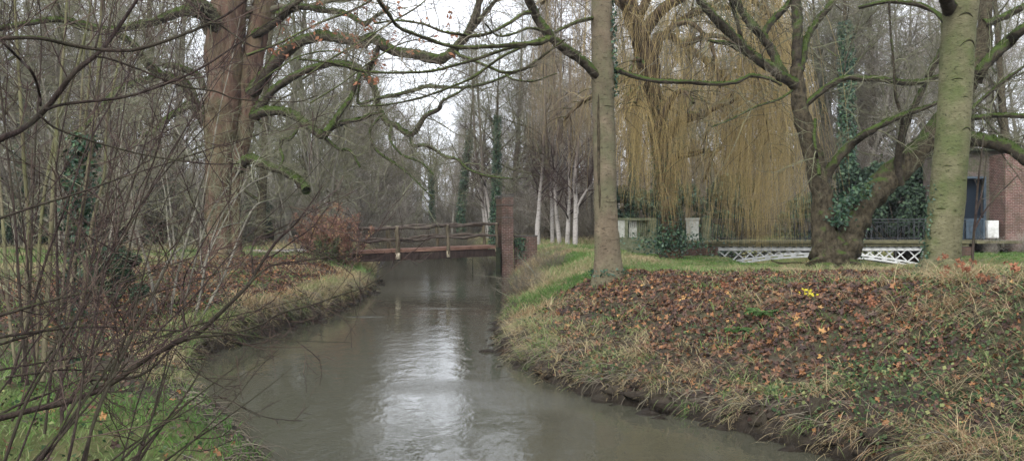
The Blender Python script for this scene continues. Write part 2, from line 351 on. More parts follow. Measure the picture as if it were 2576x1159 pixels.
for x0, y0, rx, ry, am in ((.45, 12.4, 1.3, .9, 1.1), (-.8, 13.4, 1.6, .8, .7), (-2.8, 32.5, .9, .5, 1.6), (-4.0, 23.6, .7, .25, 1.6), (-2.0, 26, 1.2, .3, .6), (-1.2, 36, 1.2, .3, .8), (-4.3, 13.2, .7, 1.4, .8)):
    dx = math_(t, 'DIVIDE', math_(t, 'SUBTRACT', sw.outputs[0], x0), rx); dy = math_(t, 'DIVIDE', math_(t, 'SUBTRACT', sw.outputs[1], y0), ry)
    q = math_(t, 'SUBTRACT', 1.0, math_(t, 'ADD', math_(t, 'MULTIPLY', dx, dx), math_(t, 'MULTIPLY', dy, dy)), True)
    h = math_(t, 'ADD', h, math_(t, 'MULTIPLY', math_(t, 'MULTIPLY', q, am), w4))
bump(t, b, h, .27, .030); M['water'] = m
M['brick'] = brickmat('brick', (.135, .068, .052), (.09, .05, .042), (.25, .22, .19), 1.0, (.04, .036, .027), .75)
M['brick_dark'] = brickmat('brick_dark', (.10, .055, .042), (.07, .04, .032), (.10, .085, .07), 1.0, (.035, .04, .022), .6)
M['brick_red'] = brickmat('brick_red', (.15, .072, .056), (.105, .052, .044), (.30, .27, .24), 1.0, (.05, .048, .032), .65)
M['brick_grey'] = brickmat('brick_grey', (.11, .082, .072), (.08, .062, .055), (.16, .145, .13), 1.0, (.045, .058, .022), .8)
def plain(name, c1, c2, scale=4, rough=.8, st=None, bmp=.3, metal=0):
    m, t, b = newmat(name); f = nz(t, scale, st=st, detail=6, rough=.7); t.links.new(ramp(t, f, [(.32, c1), (.68, c2)]), b.inputs['Base Color']); b.inputs['Roughness'].default_value = rough; b.inputs['Metallic'].default_value = metal
    bump(t, b, f, bmp, .01); return m
M['old_wood'] = plain('old_wood', (.025, .019, .016), (.13, .105, .085), 9, st=(.25, 1, 1), bmp=.8)
M['post_wood'] = plain('post_wood', (.04, .035, .022), (.17, .14, .095), 7, st=(1, 1, .2), bmp=.8)
M['cut_wood'] = plain('cut_wood', (.30, .25, .17), (.50, .44, .33), 6)
M['deck_wood'] = plain('deck_wood', (.09, .048, .036), (.25, .15, .11), 5, st=(.3, 1, 1))
M['dark_beam'] = plain('dark_beam', (.018, .014, .013), (.06, .042, .035), 4, st=(3, 1, .4))
M['black_timber'] = plain('black_timber', (.010, .011, .009), (.035, .04, .022), 4)
M['stone_cap'] = plain('stone_cap', (.04, .038, .034), (.11, .10, .09), 12, bmp=.8)
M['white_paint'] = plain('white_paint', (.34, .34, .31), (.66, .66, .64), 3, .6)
M['stone_white'] = plain('stone_white', (.22, .22, .18), (.46, .46, .41), 5, bmp=.5)
M['stone_moss'] = plain('stone_moss', (.05, .06, .028), (.17, .175, .115), 4, bmp=.5)
M['deck_edge'] = plain('deck_edge', (.05, .045, .025), (.15, .14, .08), 3)
M['iron'] = plain('iron', (.02, .022, .024), (.06, .062, .065), 8, .5)
M['blue_paint'] = plain('blue_paint', (.03, .045, .06), (.075, .10, .12), 3, .5)
M['path'] = plain('path', (.20, .18, .155), (.34, .31, .27), 2.5, .9)
m, t, b = newmat('dark_glass'); b.inputs['Base Color'].default_value = (.012, .018, .026, 1); b.inputs['Roughness'].default_value = .15; M['dark_glass'] = m

# ------------------------------------------------------------------ terrain
LE = np.array([(-60, -9.), (-20, -5.), (0, -2.9), (5, -1.6), (7.5, -1.9), (9.2, -2.46), (10.6, -3.27), (11.75, -3.94), (13.16, -4.65), (15.4, -5.57), (16.5, -5.85), (17.9, -5.6), (20.2, -5.32), (23.2, -4.9), (26.6, -4.95), (32.1, -5.1), (37.7, -5.8), (45, -6.9), (57.5, -8.4), (72.8, -10.2), (85, -11.2), (109, -13.0), (140, -17), (200, -34), (320, -70)])
RE = np.array([(-60, 9.), (-20, 9), (0, 6.4), (6, 5.0), (7.7, 4.25), (9.2, 3.47), (10.9, 2.51), (11.5, 1.95), (12.85, .98), (13.8, .70), (14.8, .35), (15.6, .02), (17.1, -.23), (19.9, -.25), (24.3, -.12), (30.3, .15), (35.2, .0), (39, 0.0), (46, -.5), (57.5, -1.2), (72.8, -3.1), (85, -4.6), (109, -8.4), (140, -12.5), (200, -29), (320, -65)])
def polydist(x, y, E):
    d = np.full(x.shape, 1e9)
    for (y0, x0), (y1, x1) in zip(E[:-1], E[1:]):
        dx, dy = x1 - x0, y1 - y0; tt = np.clip(((x - x0) * dx + (y - y0) * dy) / (dx * dx + dy * dy), 0, 1)
        d = np.minimum(d, np.hypot(x - x0 - tt * dx, y - y0 - tt * dy))
    return d
def ground(x, y, full=False):
    x = np.asarray(x, float); y = np.asarray(y, float)
    xl = np.interp(y, LE[:, 0], LE[:, 1]); xr = np.interp(y, RE[:, 0], RE[:, 1])
    dl = polydist(x, y, LE) * np.sign(xl - x); dr = polydist(x, y, RE) * np.sign(x - xr)
    left = x < (xl + xr) / 2; d = np.where(left, dl, dr)
    wn = (fbm(x * 1.1, y * 1.1, 1.) - .5) * .6 + (fbm(x * 4, y * 4, 2.) - .5) * .34
    d = d + wn * sst(0, 3, np.abs(d) + .6) + (fbm(x * .8, y * .5, 11.) - .5) * .35
    # right bank
    lip = .18 + .42 * fbm(x * .8, y * .8, 4.); topR = 1.32 - .20 * sst(21.5, 25, y) * sst(3, 6, x) * sst(60, 45, y); wR = np.interp(y, [5, 12, 18, 25, 34, 60], [5.0, 5.3, 4.2, 3.4, 2.2, 3.0])
    hR = lip * (1 - np.exp(-np.maximum(d, 0) / .22)) + (topR - lip) * sst(0, 1, np.maximum(d, 0) / wR) ** .85
    hR = hR + .42 * sst(3.0, 6.5, x) * sst(18, 11, y) * sst(-2, 5, y) * sst(1.0, 4.5, d)
    hR = hR + .15 * np.exp(-(((x - 2.3) / 1.0) ** 2 + ((y - 20.5) / 1.3) ** 2)) 
    lipL = np.interp(y, [8, 13, 16, 20, 30, 38, 60], [.15, .15, .45, .72, .65, .5, .4]); topL = np.interp(y, [0, 9, 15, 24, 33, 50], [.75, .75, .95, 1.2, 1.22, 1.15]); wL = np.interp(y, [0, 9, 16, 22, 30, 40], [4, 4.5, 6, 6.0, 3.5, 3])
    hL = lipL * (1 - np.exp(-np.maximum(d, 0) / .16)) + (topL - lipL) * sst(0, 1, np.maximum(d, 0) / wL)
    h = np.where(left, hL, hR)
    und = (fbm(x * .5, y * .5, 6.) - .5) * .18 + (fbm(x * 2.2, y * 2.2, 7., 4) - .5) * .20 + (fbm(x * 9, y * 9, 8., 2) - .5) * .05
    h = h + und * sst(0, 1.2, d)
    h = np.where(d < 0, -.7 * sst(0, 1.6, -d) - .02, h)
    # mill channel under the white bridge
    px = (x - 13.6) / 5.4; e = np.maximum(np.abs(px) ** 3, 0); cy = sst(29.5, 32.5, y) * sst(52, 47, y) * (1 - sst(.75, 1.0, np.abs(px)))
    h = h * (1 - cy) + (-.6) * cy
    h = h + .8 * sst(44, 60, y) * sst(12, 18, x)      # rising bank behind the mill bridge
    h = h + .004 * np.maximum(y - 60, 0) * sst(5, 30, np.abs(x + 8))
    if full: return h, d, left
    return h
ys = np.concatenate([np.arange(-40, 4, 1.5), np.arange(4, 30, .085), np.arange(30, 60, .25), np.geomspace(60, 700, 90)])
ts = np.linspace(-1, 1, 700); ts = np.sign(ts) * (np.abs(ts) * .75 + .25 * np.abs(ts) ** 3)
Yg, Tg = np.meshgrid(ys, ts, indexing='ij'); Xg = Tg * (14 + np.abs(Yg) * .95)
Hg, Dg, Lg = ground(Xg, Yg, True)
mb = MB(); ny, nx = Xg.shape; idx = np.arange(ny * nx).reshape(ny, nx)
gm = sst(.8, 2.5, Dg) * .5
lawn = np.where(Lg, sst(5.2, 7.0, Dg) + sst(12.5, 9.5, Yg) * sst(.2, .8, Dg), sst(21.5, 23.5, Yg) + .0)
mask = np.clip(np.maximum(gm * .5, lawn), 0, 1)
mb.add(np.stack([Xg, Yg, Hg], -1).reshape(-1, 3), Q=np.stack([idx[:-1, :-1], idx[:-1, 1:], idx[1:, 1:], idx[1:, :-1]], -1).reshape(-1, 4), R=mask.ravel())
tag(mb.build('ground', M['ground']), 'muddy and grassy park ground with sloping river banks', 'ground', kind='structure')
mb = MB(); mb.add([(-120, -60, 0), (120, -60, 0), (120, 330, 0), (-160, 330, 0)], Q=[[0, 1, 2, 3]])
tag(mb.build('water', M['water']), 'murky brown rippled river water reflecting the bare trees', 'water', kind='structure')

def strip(name, pts, w, mat, label):
    P = smooth_path([(a, b, 0) for a, b in pts], 12)[:, :2]; T = np.gradient(P, axis=0); T = T / np.linalg.norm(T, axis=1)[:, None]; Nn = np.stack([-T[:, 1], T[:, 0]], 1)
    k = 9; V = []
    for j in range(k):
        s = (j / (k - 1) - .5) * w * (1 + .12 * (vnoise(np.arange(len(P)) * .4, np.full(len(P), j * 3.), 4.) - .5)); q = P + Nn * s[:, None]; V.append(np.stack([q[:, 0], q[:, 1], ground(q[:, 0], q[:, 1]) + (.03 - .05 * (abs(j - 4) == 4))], 1))
    V = np.stack(V, 1); idx = np.arange(V.shape[0] * k).reshape(-1, k); mb = MB()
    mb.add(V.reshape(-1, 3), Q=np.stack([idx[:-1, :-1], idx[:-1, 1:], idx[1:, 1:], idx[1:, :-1]], -1).reshape(-1, 4))
    tag(mb.build(name, mat), label, 'path', kind='structure')
strip('path', [(.9, 40.2), (4, 41), (7, 41.3), (10, 39.3)], 1.6, M['path'], 'grey gravel path running from the wooden footbridge past the brick wall')
strip('path', [(-6.2, 38.5), (-12, 42), (-20, 44), (-32, 45), (-60, 50)], 1.9, M['path'], 'pale gravel path crossing the lawn behind the big brown tree')


# ------------------------------------------------------------------ wooden footbridge
A = W(850, 635, 37.7); B = W(1252, 618.5, 40.0)
ax = B - A; L = np.linalg.norm(ax); ax = ax / L; back = np.array([-ax[1], ax[0], 0]); back /= np.linalg.norm(back); upv = np.cross(ax, back)
fb = thing('footbridge', A, 'weathered wooden footbridge with crooked log railings crossing the river', 'footbridge')
mb = MB(); npl = 42
for i in range(npl):
    p = A + ax * (L * (i + .5) / npl) + back * .85 + upv * (.0 + .006 * random.random()); mb.box(p, (L / npl - .012, 1.75, .045), M=np.stack([ax, back, upv], 1), R=random.random())
mb.build('deck', M['deck_wood'], fb, smooth=False)
mb = MB()
for s in (-.03, 1.73): mb.bar(A + back * s - upv * .06 + ax * .0, B + back * s - upv * .06, .06, .075)
mb.build('edge_board', M['deck_wood'], fb, smooth=False)
for s in (.06, 1.60):
    mb = MB(); mb.bar(A + back * s - upv * .29 - ax * .4, B + back * s - upv * .29, .16, .32); mb.build('beam', M['dark_beam'], fb, smooth=False)
def at(s, h, b): return A + ax * s + upv * h + back * b
sp = [(993 - 850) / (1252 - 850) * L, (1120 - 850) / (1252 - 850) * L, L - .08]
for side, b in ((0, -.12), (1, 1.84)):
    for i, s in enumerate([.35] + sp):
        top = at(s, 1.02, b); P = smooth_path([at(s, -.36, b), at(s + .01, .3, b), at(s - .015, .7, b), top], 3)
        r = np.full(len(P), .105 if i in (1,) else .075); mb = MB(); mb.tube(P, r, 7, .12, cap=True); po = mb.build('post', M['post_wood'], fb)
        mb = MB(); mb.tube([at(s, -.40, b), at(s, -.12, b)], [r[0] * 1.04] * 2, 7, cap=True); mb.tube([top + upv * .0, top + upv * .02], [r[0] * 1.03] * 2, 7, cap=True); mb.build('cut_end', M['cut_wood'], po)
    knots = [-.2] + sp
    for j in range(3):
        s0, s1 = knots[j] - .1, knots[j + 1] + .1
        def log(h0, h1, r, w, ph, nm='rail', off=0):
            n = 14; t = np.linspace(0, 1, n); q = h0 + (h1 - h0) * t + w * np.sin(t * math.pi * 2 + ph) * np.sin(t * math.pi) + .015 * rng.normal(size=n)
            P = np.array([at(s0 + (s1 - s0) * tt, hh, b + off) for tt, hh in zip(t, q)]); mb = MB(); mb.tube(P, r * (1 + .15 * np.sin(t * 9 + ph)), 8, .12, cap=True); mb.build(nm, M['old_wood'], fb)
        log(.97 + (.0), .99 + .0, [.06, .08, .07][j], .06, j * 2. + side * 2)
        log(.50, .46, [.055, .05, .065][j], [.05, .10, .06][j], 1.2 + j + side)
        if j == 1 and side == 0: log(.44, .50, .04, -.16, .2, off=.08)
# ------------------------------------------------------------------ brick pillars and wing wall by the bridge
def pillar(label, u0, u1, vt, vb, Y, dep, mat, extra=0):
    x0 = W(u0, 0, Y)[0]; x1 = W(u1, 0, Y)[0]; zt = W(0, vt, Y)[2]; zb = W(0, vb, Y)[2] - .5; w = x1 - x0; cx = (x0 + x1) / 2
    p = thing('brick_pillar', (cx, Y + dep / 2, zb), label, 'pillar')
    z1 = W(0, 548, Y)[2]; z2 = W(0, 516, Y)[2]; mb = MB()
    mb.box((cx, Y + dep / 2, (zb + z1) / 2), (w, dep, z1 - zb)); mb.box((cx, Y + dep / 2, (z1 + z2) / 2 + .01), (w * .93, dep * .93, z2 - z1 + .02)); mb.box((cx, Y + dep / 2, (z2 + zt - .12) / 2), (w * .985, dep * .985, zt - .12 - z2))
    mb.build('shaft', mat, p, smooth=False)
    mb = MB(); mb.box((cx, Y + dep / 2, z1 + .015), (w * 1.04, dep * 1.04, .035)); mb.box((cx, Y + dep / 2, z2 + .015), (w * 1.04, dep * 1.04, .035)); mb.build('band', M['stone_cap'], p, smooth=False)
    mb = MB(); mb.box((cx, Y + dep / 2, zt - .075), (w * 1.05, dep * 1.05, .09))
    for i in range(9): mb.box((cx + (random.random() - .5) * w * .8, Y + random.random() * dep * .9, zt - .02 + random.random() * .03), (.16, .16, .07), rz=random.random() * 3)
    mb.build('cap', M['stone_cap'], p, smooth=False); return p
pillar('tall weathered brick pillar at the right end of the wooden footbridge, front one of two', 1262, 1291, 489, 700, 39.3, .62, M['brick'])
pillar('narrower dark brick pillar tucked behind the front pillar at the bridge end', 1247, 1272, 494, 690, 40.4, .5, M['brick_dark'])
w0 = W(1250, 630, 39.1); 
tp = thing('timber_pile', (w0[0] + .05, 39.15, -.4), 'black slimy timber pile standing in the water under the bridge end', 'pile')
mb = MB(); mb.box((w0[0] + .05, 39.15, .5), (.2, .22, 1.9)); mb.build('post', M['black_timber'], tp, smooth=False)
mb = MB(); mb.box((w0[0] + .1, 39.9, .42), (.14, 1.3, 1.5)); mb.build('plank_wall', M['black_timber'], tp, smooth=False)
wx0, wx1 = W(1292, 0, 39.6)[0], W(1351, 0, 39.6)[0]
ww = thing('wing_wall', ((wx0 + wx1) / 2, 39.9, 0), 'low dark brick wall with ivy to the right of the pillars', 'wall')
zt = W(0, 592, 39.6)[2]; mb = MB(); mb.box(((wx0 + wx1) / 2, 39.95, zt / 2 - .2), (wx1 - wx0, .7, zt + .3)); mb.build('brickwork', M['brick'], ww, smooth=False)
mb = MB(); mb.box(((wx0 + wx1) / 2, 39.95, zt - .02), (wx1 - wx0 + .05, .75, .055)); mb.build('coping', M['stone_cap'], ww, smooth=False)
mb = MB(); C = np.stack([rng.normal(wx0 + .28, .16, 260), 39.56 - rng.random(260) * .06, zt - .1 - np.abs(rng.normal(0, .45, 260))], 1); leaf_quads(mb, C, .08, up=np.array([0, -1.5, .3])); mb.build('ivy', M['ivy'], ww)

# ------------------------------------------------------------------ white iron lattice bridge
YB = 38.0; zt = W(0, 624, YB)[2]
lb = thing('lattice_bridge', (13.3, YB, 1.4), 'white painted iron lattice arch bridge with dark deck, partly behind the trees', 'bridge')
xl, xr = W(1800, 0, YB)[0], W(2322, 0, YB)[0]; xc = (xl + xr) / 2; hw = (xr - xl) / 2
def arch(x): tt = (x - xc) / hw; return zt - .22 - .50 * tt * tt
def arch_side(Y, name_suffix=''):
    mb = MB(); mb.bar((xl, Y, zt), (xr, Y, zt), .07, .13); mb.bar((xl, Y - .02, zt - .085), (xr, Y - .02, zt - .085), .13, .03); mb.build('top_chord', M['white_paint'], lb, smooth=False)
    mb = MB(); xs = np.linspace(xl, xr, 33)
    for a, b in zip(xs[:-1], xs[1:]):
        for o, h in ((0, .075), (-.125, .075)): mb.bar((a, Y, arch(a) + o), (b, Y, arch(b) + o), .06, h)
    for i, a in enumerate(xs[::2]): mb.box((a, Y, arch(a) - .062), (.22, .05, .06))
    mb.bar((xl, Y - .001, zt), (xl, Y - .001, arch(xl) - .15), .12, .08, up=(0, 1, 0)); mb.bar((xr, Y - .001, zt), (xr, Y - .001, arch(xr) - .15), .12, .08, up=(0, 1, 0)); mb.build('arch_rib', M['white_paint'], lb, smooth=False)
    mb = MB()
    for sg in (-1, 1):
        x = hw
        while x > .9:
            h = zt - arch(xc + x); le = min(max(.42, .95 * h), x); a = xc + sg * x; b = xc + sg * (x - le)
            mb.bar((a, Y, zt - .03), (b, Y, arch(b)), .035, .05); mb.bar((a, Y + .03, arch(a)), (b, Y + .03, zt - .03), .035, .05); x -= le * .98
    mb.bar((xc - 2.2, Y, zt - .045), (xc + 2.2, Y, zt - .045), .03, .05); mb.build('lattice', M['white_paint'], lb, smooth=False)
arch_side(YB); arch_side(YB + 2.6)
x0, x1 = W(1690, 0, YB)[0], W(2432, 0, YB)[0]
mb = MB(); zd = W(0, 606, YB)[2]
mb.box(((x0 + x1) / 2, YB + 1.3, zd - .05), (x1 - x0, 3.1, .1)); mb.box(((x0 + x1) / 2, YB - .1, zd - .16), (x1 - x0, .12, .12)); mb.build('deck', M['deck_edge'], lb, smooth=False)
mb = MB(); 
for i in range(26): mb.box((xl + .3 + i * (xr - xl - .5) / 25, YB + 1.3, zd - .19), (.1, 2.9, .15))
mb.build('cross_beam', M['black_timber'], lb, smooth=False)
for Y in (YB - .12, YB + 2.7):
    mb = MB(); zr = W(0, 551, YB)[2]; a0 = W(1790, 0, YB)[0]
    mb.bar((a0, Y, zr), (x1, Y, zr), .03, .03); mb.bar((a0, Y, zr - .12), (x1, Y, zr - .12), .015, .02); mb.bar((a0, Y, zd + .1), (x1, Y, zd + .1), .02, .02)
    x = a0
    while x < x1:
        mb.bar((x, Y, zd), (x, Y, zr), .03, .03, up=(0, 1, 0))
        for q in range(1, 9): mb.bar((x + q * .22, Y, zd + .1), (x + q * .22, Y, zr - .12), .012, .012, up=(0, 1, 0))
        for q in range(4):
            th = np.linspace(0, 2 * math.pi, 9); mb.tube(np.stack([x + .33 + q * .44 + .15 * np.cos(th), np.full(9, Y), zd + .5 + .15 * np.sin(th)], 1), [.009] * 9, 3)
        x += 1.98
    mb.build('railing', M['iron'], lb, smooth=False)
# abutments
for nm, xa, xb, lab in (('bridge_abutment', xr - .02, xr + 1.9, 'dark brick abutment holding the right end of the white bridge'), ('bridge_abutment', xl - 1.6, xl + .02, 'dark brick abutment holding the left end of the white bridge')):
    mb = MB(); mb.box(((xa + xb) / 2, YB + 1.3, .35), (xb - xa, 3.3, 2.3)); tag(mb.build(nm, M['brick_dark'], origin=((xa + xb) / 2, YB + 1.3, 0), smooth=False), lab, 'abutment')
# stone balustrade and pedestals
YP = 41.0; gz = float(ground(W(1580, 0, YP)[0], YP))
bx0, bx1 = W(1545, 0, YP)[0], W(1650, 0, YP)[0]; zc = W(0, 551, YP)[2]; zb = W(0, 602, YP)[2]
ba = thing('balustrade', ((bx0 + bx1) / 2, YP, zb), 'mossy stone balustrade with pale pedestal just right of the smooth trunk', 'balustrade')
mb = MB(); mb.box(((bx0 + bx1) / 2, YP, zc), (bx1 - bx0, .4, .10)); mb.build('cap_rail', M['stone_moss'], ba, smooth=False)
mb = MB(); mb.box(((bx0 + bx1) / 2, YP, zb - .3), (bx1 - bx0, .45, .8)); mb.build('base', M['stone_moss'], ba, smooth=False)
for u, w_, mm in ((1561, .34, 'stone_white'), (1574, .16, 'stone_moss'), (1640, .36, 'stone_moss')):
    mb = MB(); mb.box((W(u, 0, YP)[0], YP, (zc + zb) / 2), (w_, .32, zc - zb - .06)); mb.build('pedestal', M[mm], ba, smooth=False)
for u in (1584, 1589, 1594, 1599, 1604, 1609, 1614, 1619, 1624, 1629):
    x = W(u, 0, YP)[0]; z = np.linspace(zb + .1, zc - .05, 9); mb = MB(); mb.tube(np.stack([np.full(9, x), np.full(9, YP), z], 1), [.05, .03, .04, .06, .05, .03, .025, .03, .045], 8); mb.build('baluster', M['stone_white' if u < 1600 else 'stone_moss'], ba)
for u0, u1, mm, lab in ((1729, 1758, 'stone_white', 'white stone pedestal with capped top left of the golden willow strands'), (1766, 1788, 'stone_moss', 'greyer stone pedestal half hidden by willow strands, beside the white pedestal')):
    xa, xb = W(u0, 0, 40)[0], W(u1, 0, 40)[0]; z0, z1 = W(0, 604, 40)[2], W(0, 550, 40)[2]; xm = (xa + xb) / 2
    p = thing('stone_pedestal', (xm, 40.2, z0 - .3), lab, 'pedestal')
    mb = MB(); mb.box((xm, 40.2, (z0 + z1) / 2 - .2), (xb - xa - .05, .5, z1 - z0 + .3)); mb.build('block', M[mm], p, smooth=False)
    mb = MB(); mb.box((xm, 40.2, z1 - .0), (xb - xa + .03, .58, .07)); mb.box((xm, 40.2, z1 - .06), (xb - xa - .01, .54, .05)); mb.build('cap', M[mm], p, smooth=False)
    mb = MB(); mb.box((xm, 39.94, (z0 + z1) / 2 + .02), (xb - xa - .17, .03, (z1 - z0) * .62)); mb.build('panel', M[mm], p, smooth=False)

# ------------------------------------------------------------------ brick mill building
YM = 43.0; s = YM / F
bl = thing('brick_building', (24, YM, 0), 'old brick building with a dark doorway at the right edge behind the big trunk', 'building')
X = lambda u, Y=YM: (u - CX) * Y / F
Z = lambda v, Y=YM: CAMZ - (v - HZ) * Y / F
dx0, dx1, dzt, dzb = X(2418), X(2479), Z(444), Z(602)
mb = MB(); top = Z(385)
mb.box(((X(2408) + dx0) / 2, YM + .3, top / 2 - .2), (dx0 - X(2408), .6, top + .6)); mb.box(((dx1 + X(2545)) / 2, YM + .3, top / 2 - .2), (X(2545) - dx1, .6, top + .6))
mb.box(((dx0 + dx1) / 2, YM + .3, (dzt + top) / 2 + .05), (dx1 - dx0, .6, top - dzt + .1)); mb.box(((dx0 + dx1) / 2, YM + .3, dzb / 2 - .25), (dx1 - dx0, .6, dzb + .5))
mb.box((X(2408) + .3, YM + 2.1, top / 2 - .2), (.6, 3.0, top + .6))
mb.build('wall', M['brick_grey'], bl, smooth=False)
mb = MB(); YW = 41.6; tw = Z(392, YW); mb.box(((X(2528, YW) + 34) / 2, YW + 3, tw / 2 - .2), (34 - X(2528, YW), 6, tw + .6)); mb.build('wing', M['brick_red'], bl, smooth=False)
mb = MB(); mb.box(((34 + X(2402)) / 2, YM + 1.7, top + .13), (34 - X(2402), 4.2, .12)); mb.build('roof', M['black_timber'], bl, smooth=False)
dr = MB(); dr.box(((dx0 + dx1) / 2, YM + .5, (dzt + dzb) / 2), (dx1 - dx0, .04, dzt - dzb)); drr = dr.build('door', M['dark_glass'], bl, smooth=False)
mb = MB(); 
for xx in (dx0 + .05, dx1 - .05): mb.box((xx, YM + .02, (dzt + dzb) / 2), (.1, .12, dzt - dzb))
mb.box(((dx0 + dx1) / 2, YM + .02, dzt - .05), (dx1 - dx0 - .2, .12, .1)); mb.box(((dx0 + dx1) / 2, YM + .02, Z(551)), (dx1 - dx0 - .2, .1, .08)); mb.build('frame', M['blue_paint'], drr, smooth=False)
mb = MB(); mb.box(((dx0 + dx1) / 2 - .1, YM - .6, (Z(552) + Z(600)) / 2), (.06, 1.1, Z(552) - Z(600))); mb.box((X(2432), YM - .45, (Z(552) + Z(600)) / 2), (.55, .04, Z(552) - Z(600))); mb.build('blue_panel', M['blue_paint'], bl, smooth=False)
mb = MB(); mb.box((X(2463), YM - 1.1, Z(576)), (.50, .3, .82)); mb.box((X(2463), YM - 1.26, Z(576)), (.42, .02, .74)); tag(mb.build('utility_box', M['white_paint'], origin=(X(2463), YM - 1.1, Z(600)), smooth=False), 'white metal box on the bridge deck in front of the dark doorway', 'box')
mb = MB(); mb.box((X(2440), YM - 1.6, Z(606)), (2.6, 3.0, .12)); mb.build('landing', M['deck_edge'], bl, smooth=False)

# ------------------------------------------------------------------ near trees, limb by limb
def twigwork(specs, mb, dens=(9, 6, 5), L=(2.2, 1.0, .5), rt=(.016, .008, .0045), wig=.22, up=.03, t0=.2, leaves=None, k=3):
    """twigs in three generations along limb paths"""
    lasts = []
    for P, R in specs:
        P = np.asarray(P)[None]; R = np.asarray(R)[None]
        ln = np.linalg.norm(np.diff(P[0], axis=0), axis=1).sum(); m = max(2, int(dens[0] * ln / 3))
        s, d, rp, t = spawn(P, R, m, t0, 1.0, 30, 75, .3)
        l1 = L[0] * (.4 + .9 * rng.random(len(s))); r = np.minimum(rp * .5, rt[0] * (.6 + .8 * rng.random(len(s))))
        P1, R1 = grow(s, d, l1, r, .004, 8, wig, (0, 0, up)); mb.tubes(P1, R1, k)
        s, d, rp, t = spawn(P1, R1, dens[1], .15, 1, 25, 60, .1); l2 = L[1] * (.4 + .9 * rng.random(len(s)))
        P2, R2 = grow(s, d, l2, np.minimum(rp * .7, rt[1]), .0025, 6, wig * 1.1, (0, 0, up)); mb.tubes(P2, R2, 3)
        lasts.append(P2)
        if dens[2]:
            s, d, rp, t = spawn(P2, R2, dens[2], .2, 1, 25, 60, .1); l3 = L[2] * (.4 + .9 * rng.random(len(s)))
            P3, R3 = grow(s, d, l3, np.minimum(rp * .8, rt[2]), .002, 4, wig * 1.2, (0, 0, up)); mb.tubes(P3, R3, 3); lasts.append(P3)
    return lasts
def ivy_on(P, R, n, size, mb, lo=0.0, hi=1.0, side=None):
    P = np.asarray(P); R = np.asarray(R); x = (lo + (hi - lo) * rng.random(n)) * (len(P) - 1.001); i = x.astype(int); f = (x - i)[:, None]
    C = P[i] * (1 - f) + P[i + 1] * f; r = R[i] * (1 - f[:, 0]) + R[i + 1] * f[:, 0]; th = rng.random(n) * 2 * math.pi
    if side is not None: th = side[0] + (rng.random(n) - .5) * side[1]
    T = norm(P[i + 1] - P[i]); a = np.cross(T, [0, 1., 0]); a = norm(a + 1e-6); b = np.cross(T, a)
    o = np.cos(th)[:, None] * a + np.sin(th)[:, None] * b
    leaf_quads(mb, C + o * (r + size * (.2 + 1.6 * rng.random(n) ** 2))[:, None], size, up=o * 1.2 + np.array([0, 0, .3]))
def limb(par, nm, mat, pts, Y0, Y1=None, k=9, rough=.26, wob=.6, sub=7, store=None, cap=False):
    P, R = path3(pts, Y0, Y1, sub, wob); mb = MB(); mb.tube(P, R, k, rough, rng.random(), cap=cap); o = mb.build(nm, mat, par)
    if store is not None: store.append((P, R))
    return P, R
def trunk_(par, mat, paths, k=22, rough=.10, flare=1.45, sub=8, ext=.5, name='trunk', roots=6):
    mb = MB(); out = []
    for pts, Y in paths:
        P, R = path3(pts, Y, Y, sub); bz = P[0, 2]
        fl = 1 + (flare - 1) * np.exp(-np.maximum(P[:, 2] - bz, 0) / .35); R = R * fl
        P = np.vstack([P[0] - [0, 0, ext], P]); R = np.concatenate([[R[0] * 1.15], R]); mb.tube(P, R, k, rough); out.append((P, R))
        for q in range(roots):
            a = q / max(roots, 1) * 6.28 + rng.random() * .6; rr = R[1]; dv = np.array([math.cos(a), math.sin(a), 0]); dv2 = np.array([math.cos(a + .4), math.sin(a + .4), 0]); b0 = P[1]
            q_ = smooth_path([b0 + dv * rr * .55 + [0, 0, .45], b0 + dv * rr * .85 + [0, 0, .18], b0 + dv * rr * 1.15 + [0, 0, .0], b0 + dv * rr * 1.4 + dv2 * rr * .3 - [0, 0, .14], b0 + dv * rr * 1.6 + dv2 * rr * .6 - [0, 0, .34]], 4); mb.tube(q_, rr * np.linspace(.45, .16, len(q_)), 9, .25)
    mb.build(name, mat, par); return out

M['moss'] = rndmat('moss', [(0, (.025, .045, .008)), (.6, (.05, .075, .016)), (1, (.09, .12, .03))])
def moss_on(S, per, par, size=.045):
    mb = MB(); Cs = []
    for P, R in S:
        ln = np.linalg.norm(np.diff(P, axis=0), axis=1).sum(); n = int(per * ln * min(1.5, R.mean() / .08)); 
        if n < 3: continue
        x = rng.random(n) * (len(P) - 1.001); i = x.astype(int); f = (x - i)[:, None]; C = P[i] * (1 - f) + P[i + 1] * f; r_ = R[i] * (1 - f[:, 0]) + R[i + 1] * f[:, 0]
        T = norm(P[i + 1] - P[i]); w = np.abs(T[:, 2]); a = norm(np.cross(T, [0, 0, 1.]) + 1e-6); b = np.cross(a, T); th = rng.normal(0, .6, n) + math.pi / 2
        k = (rng.random(n) > w * .9) & (vnoise(x * .9, x * 0 + len(P), 3.) > .33); o = np.cos(th)[:, None] * a + np.sin(th)[:, None] * b * np.sign(b[:, 2:3] + 1e-9)
        Cs.append((C + o * (r_ * (1.0 + .12 * rng.random(n)))[:, None])[k])
    leaf_quads(mb, np.concatenate(Cs), size, up=np.array([0, 0, .6]), spread=1.0); mb.build('moss', M['moss'], par)
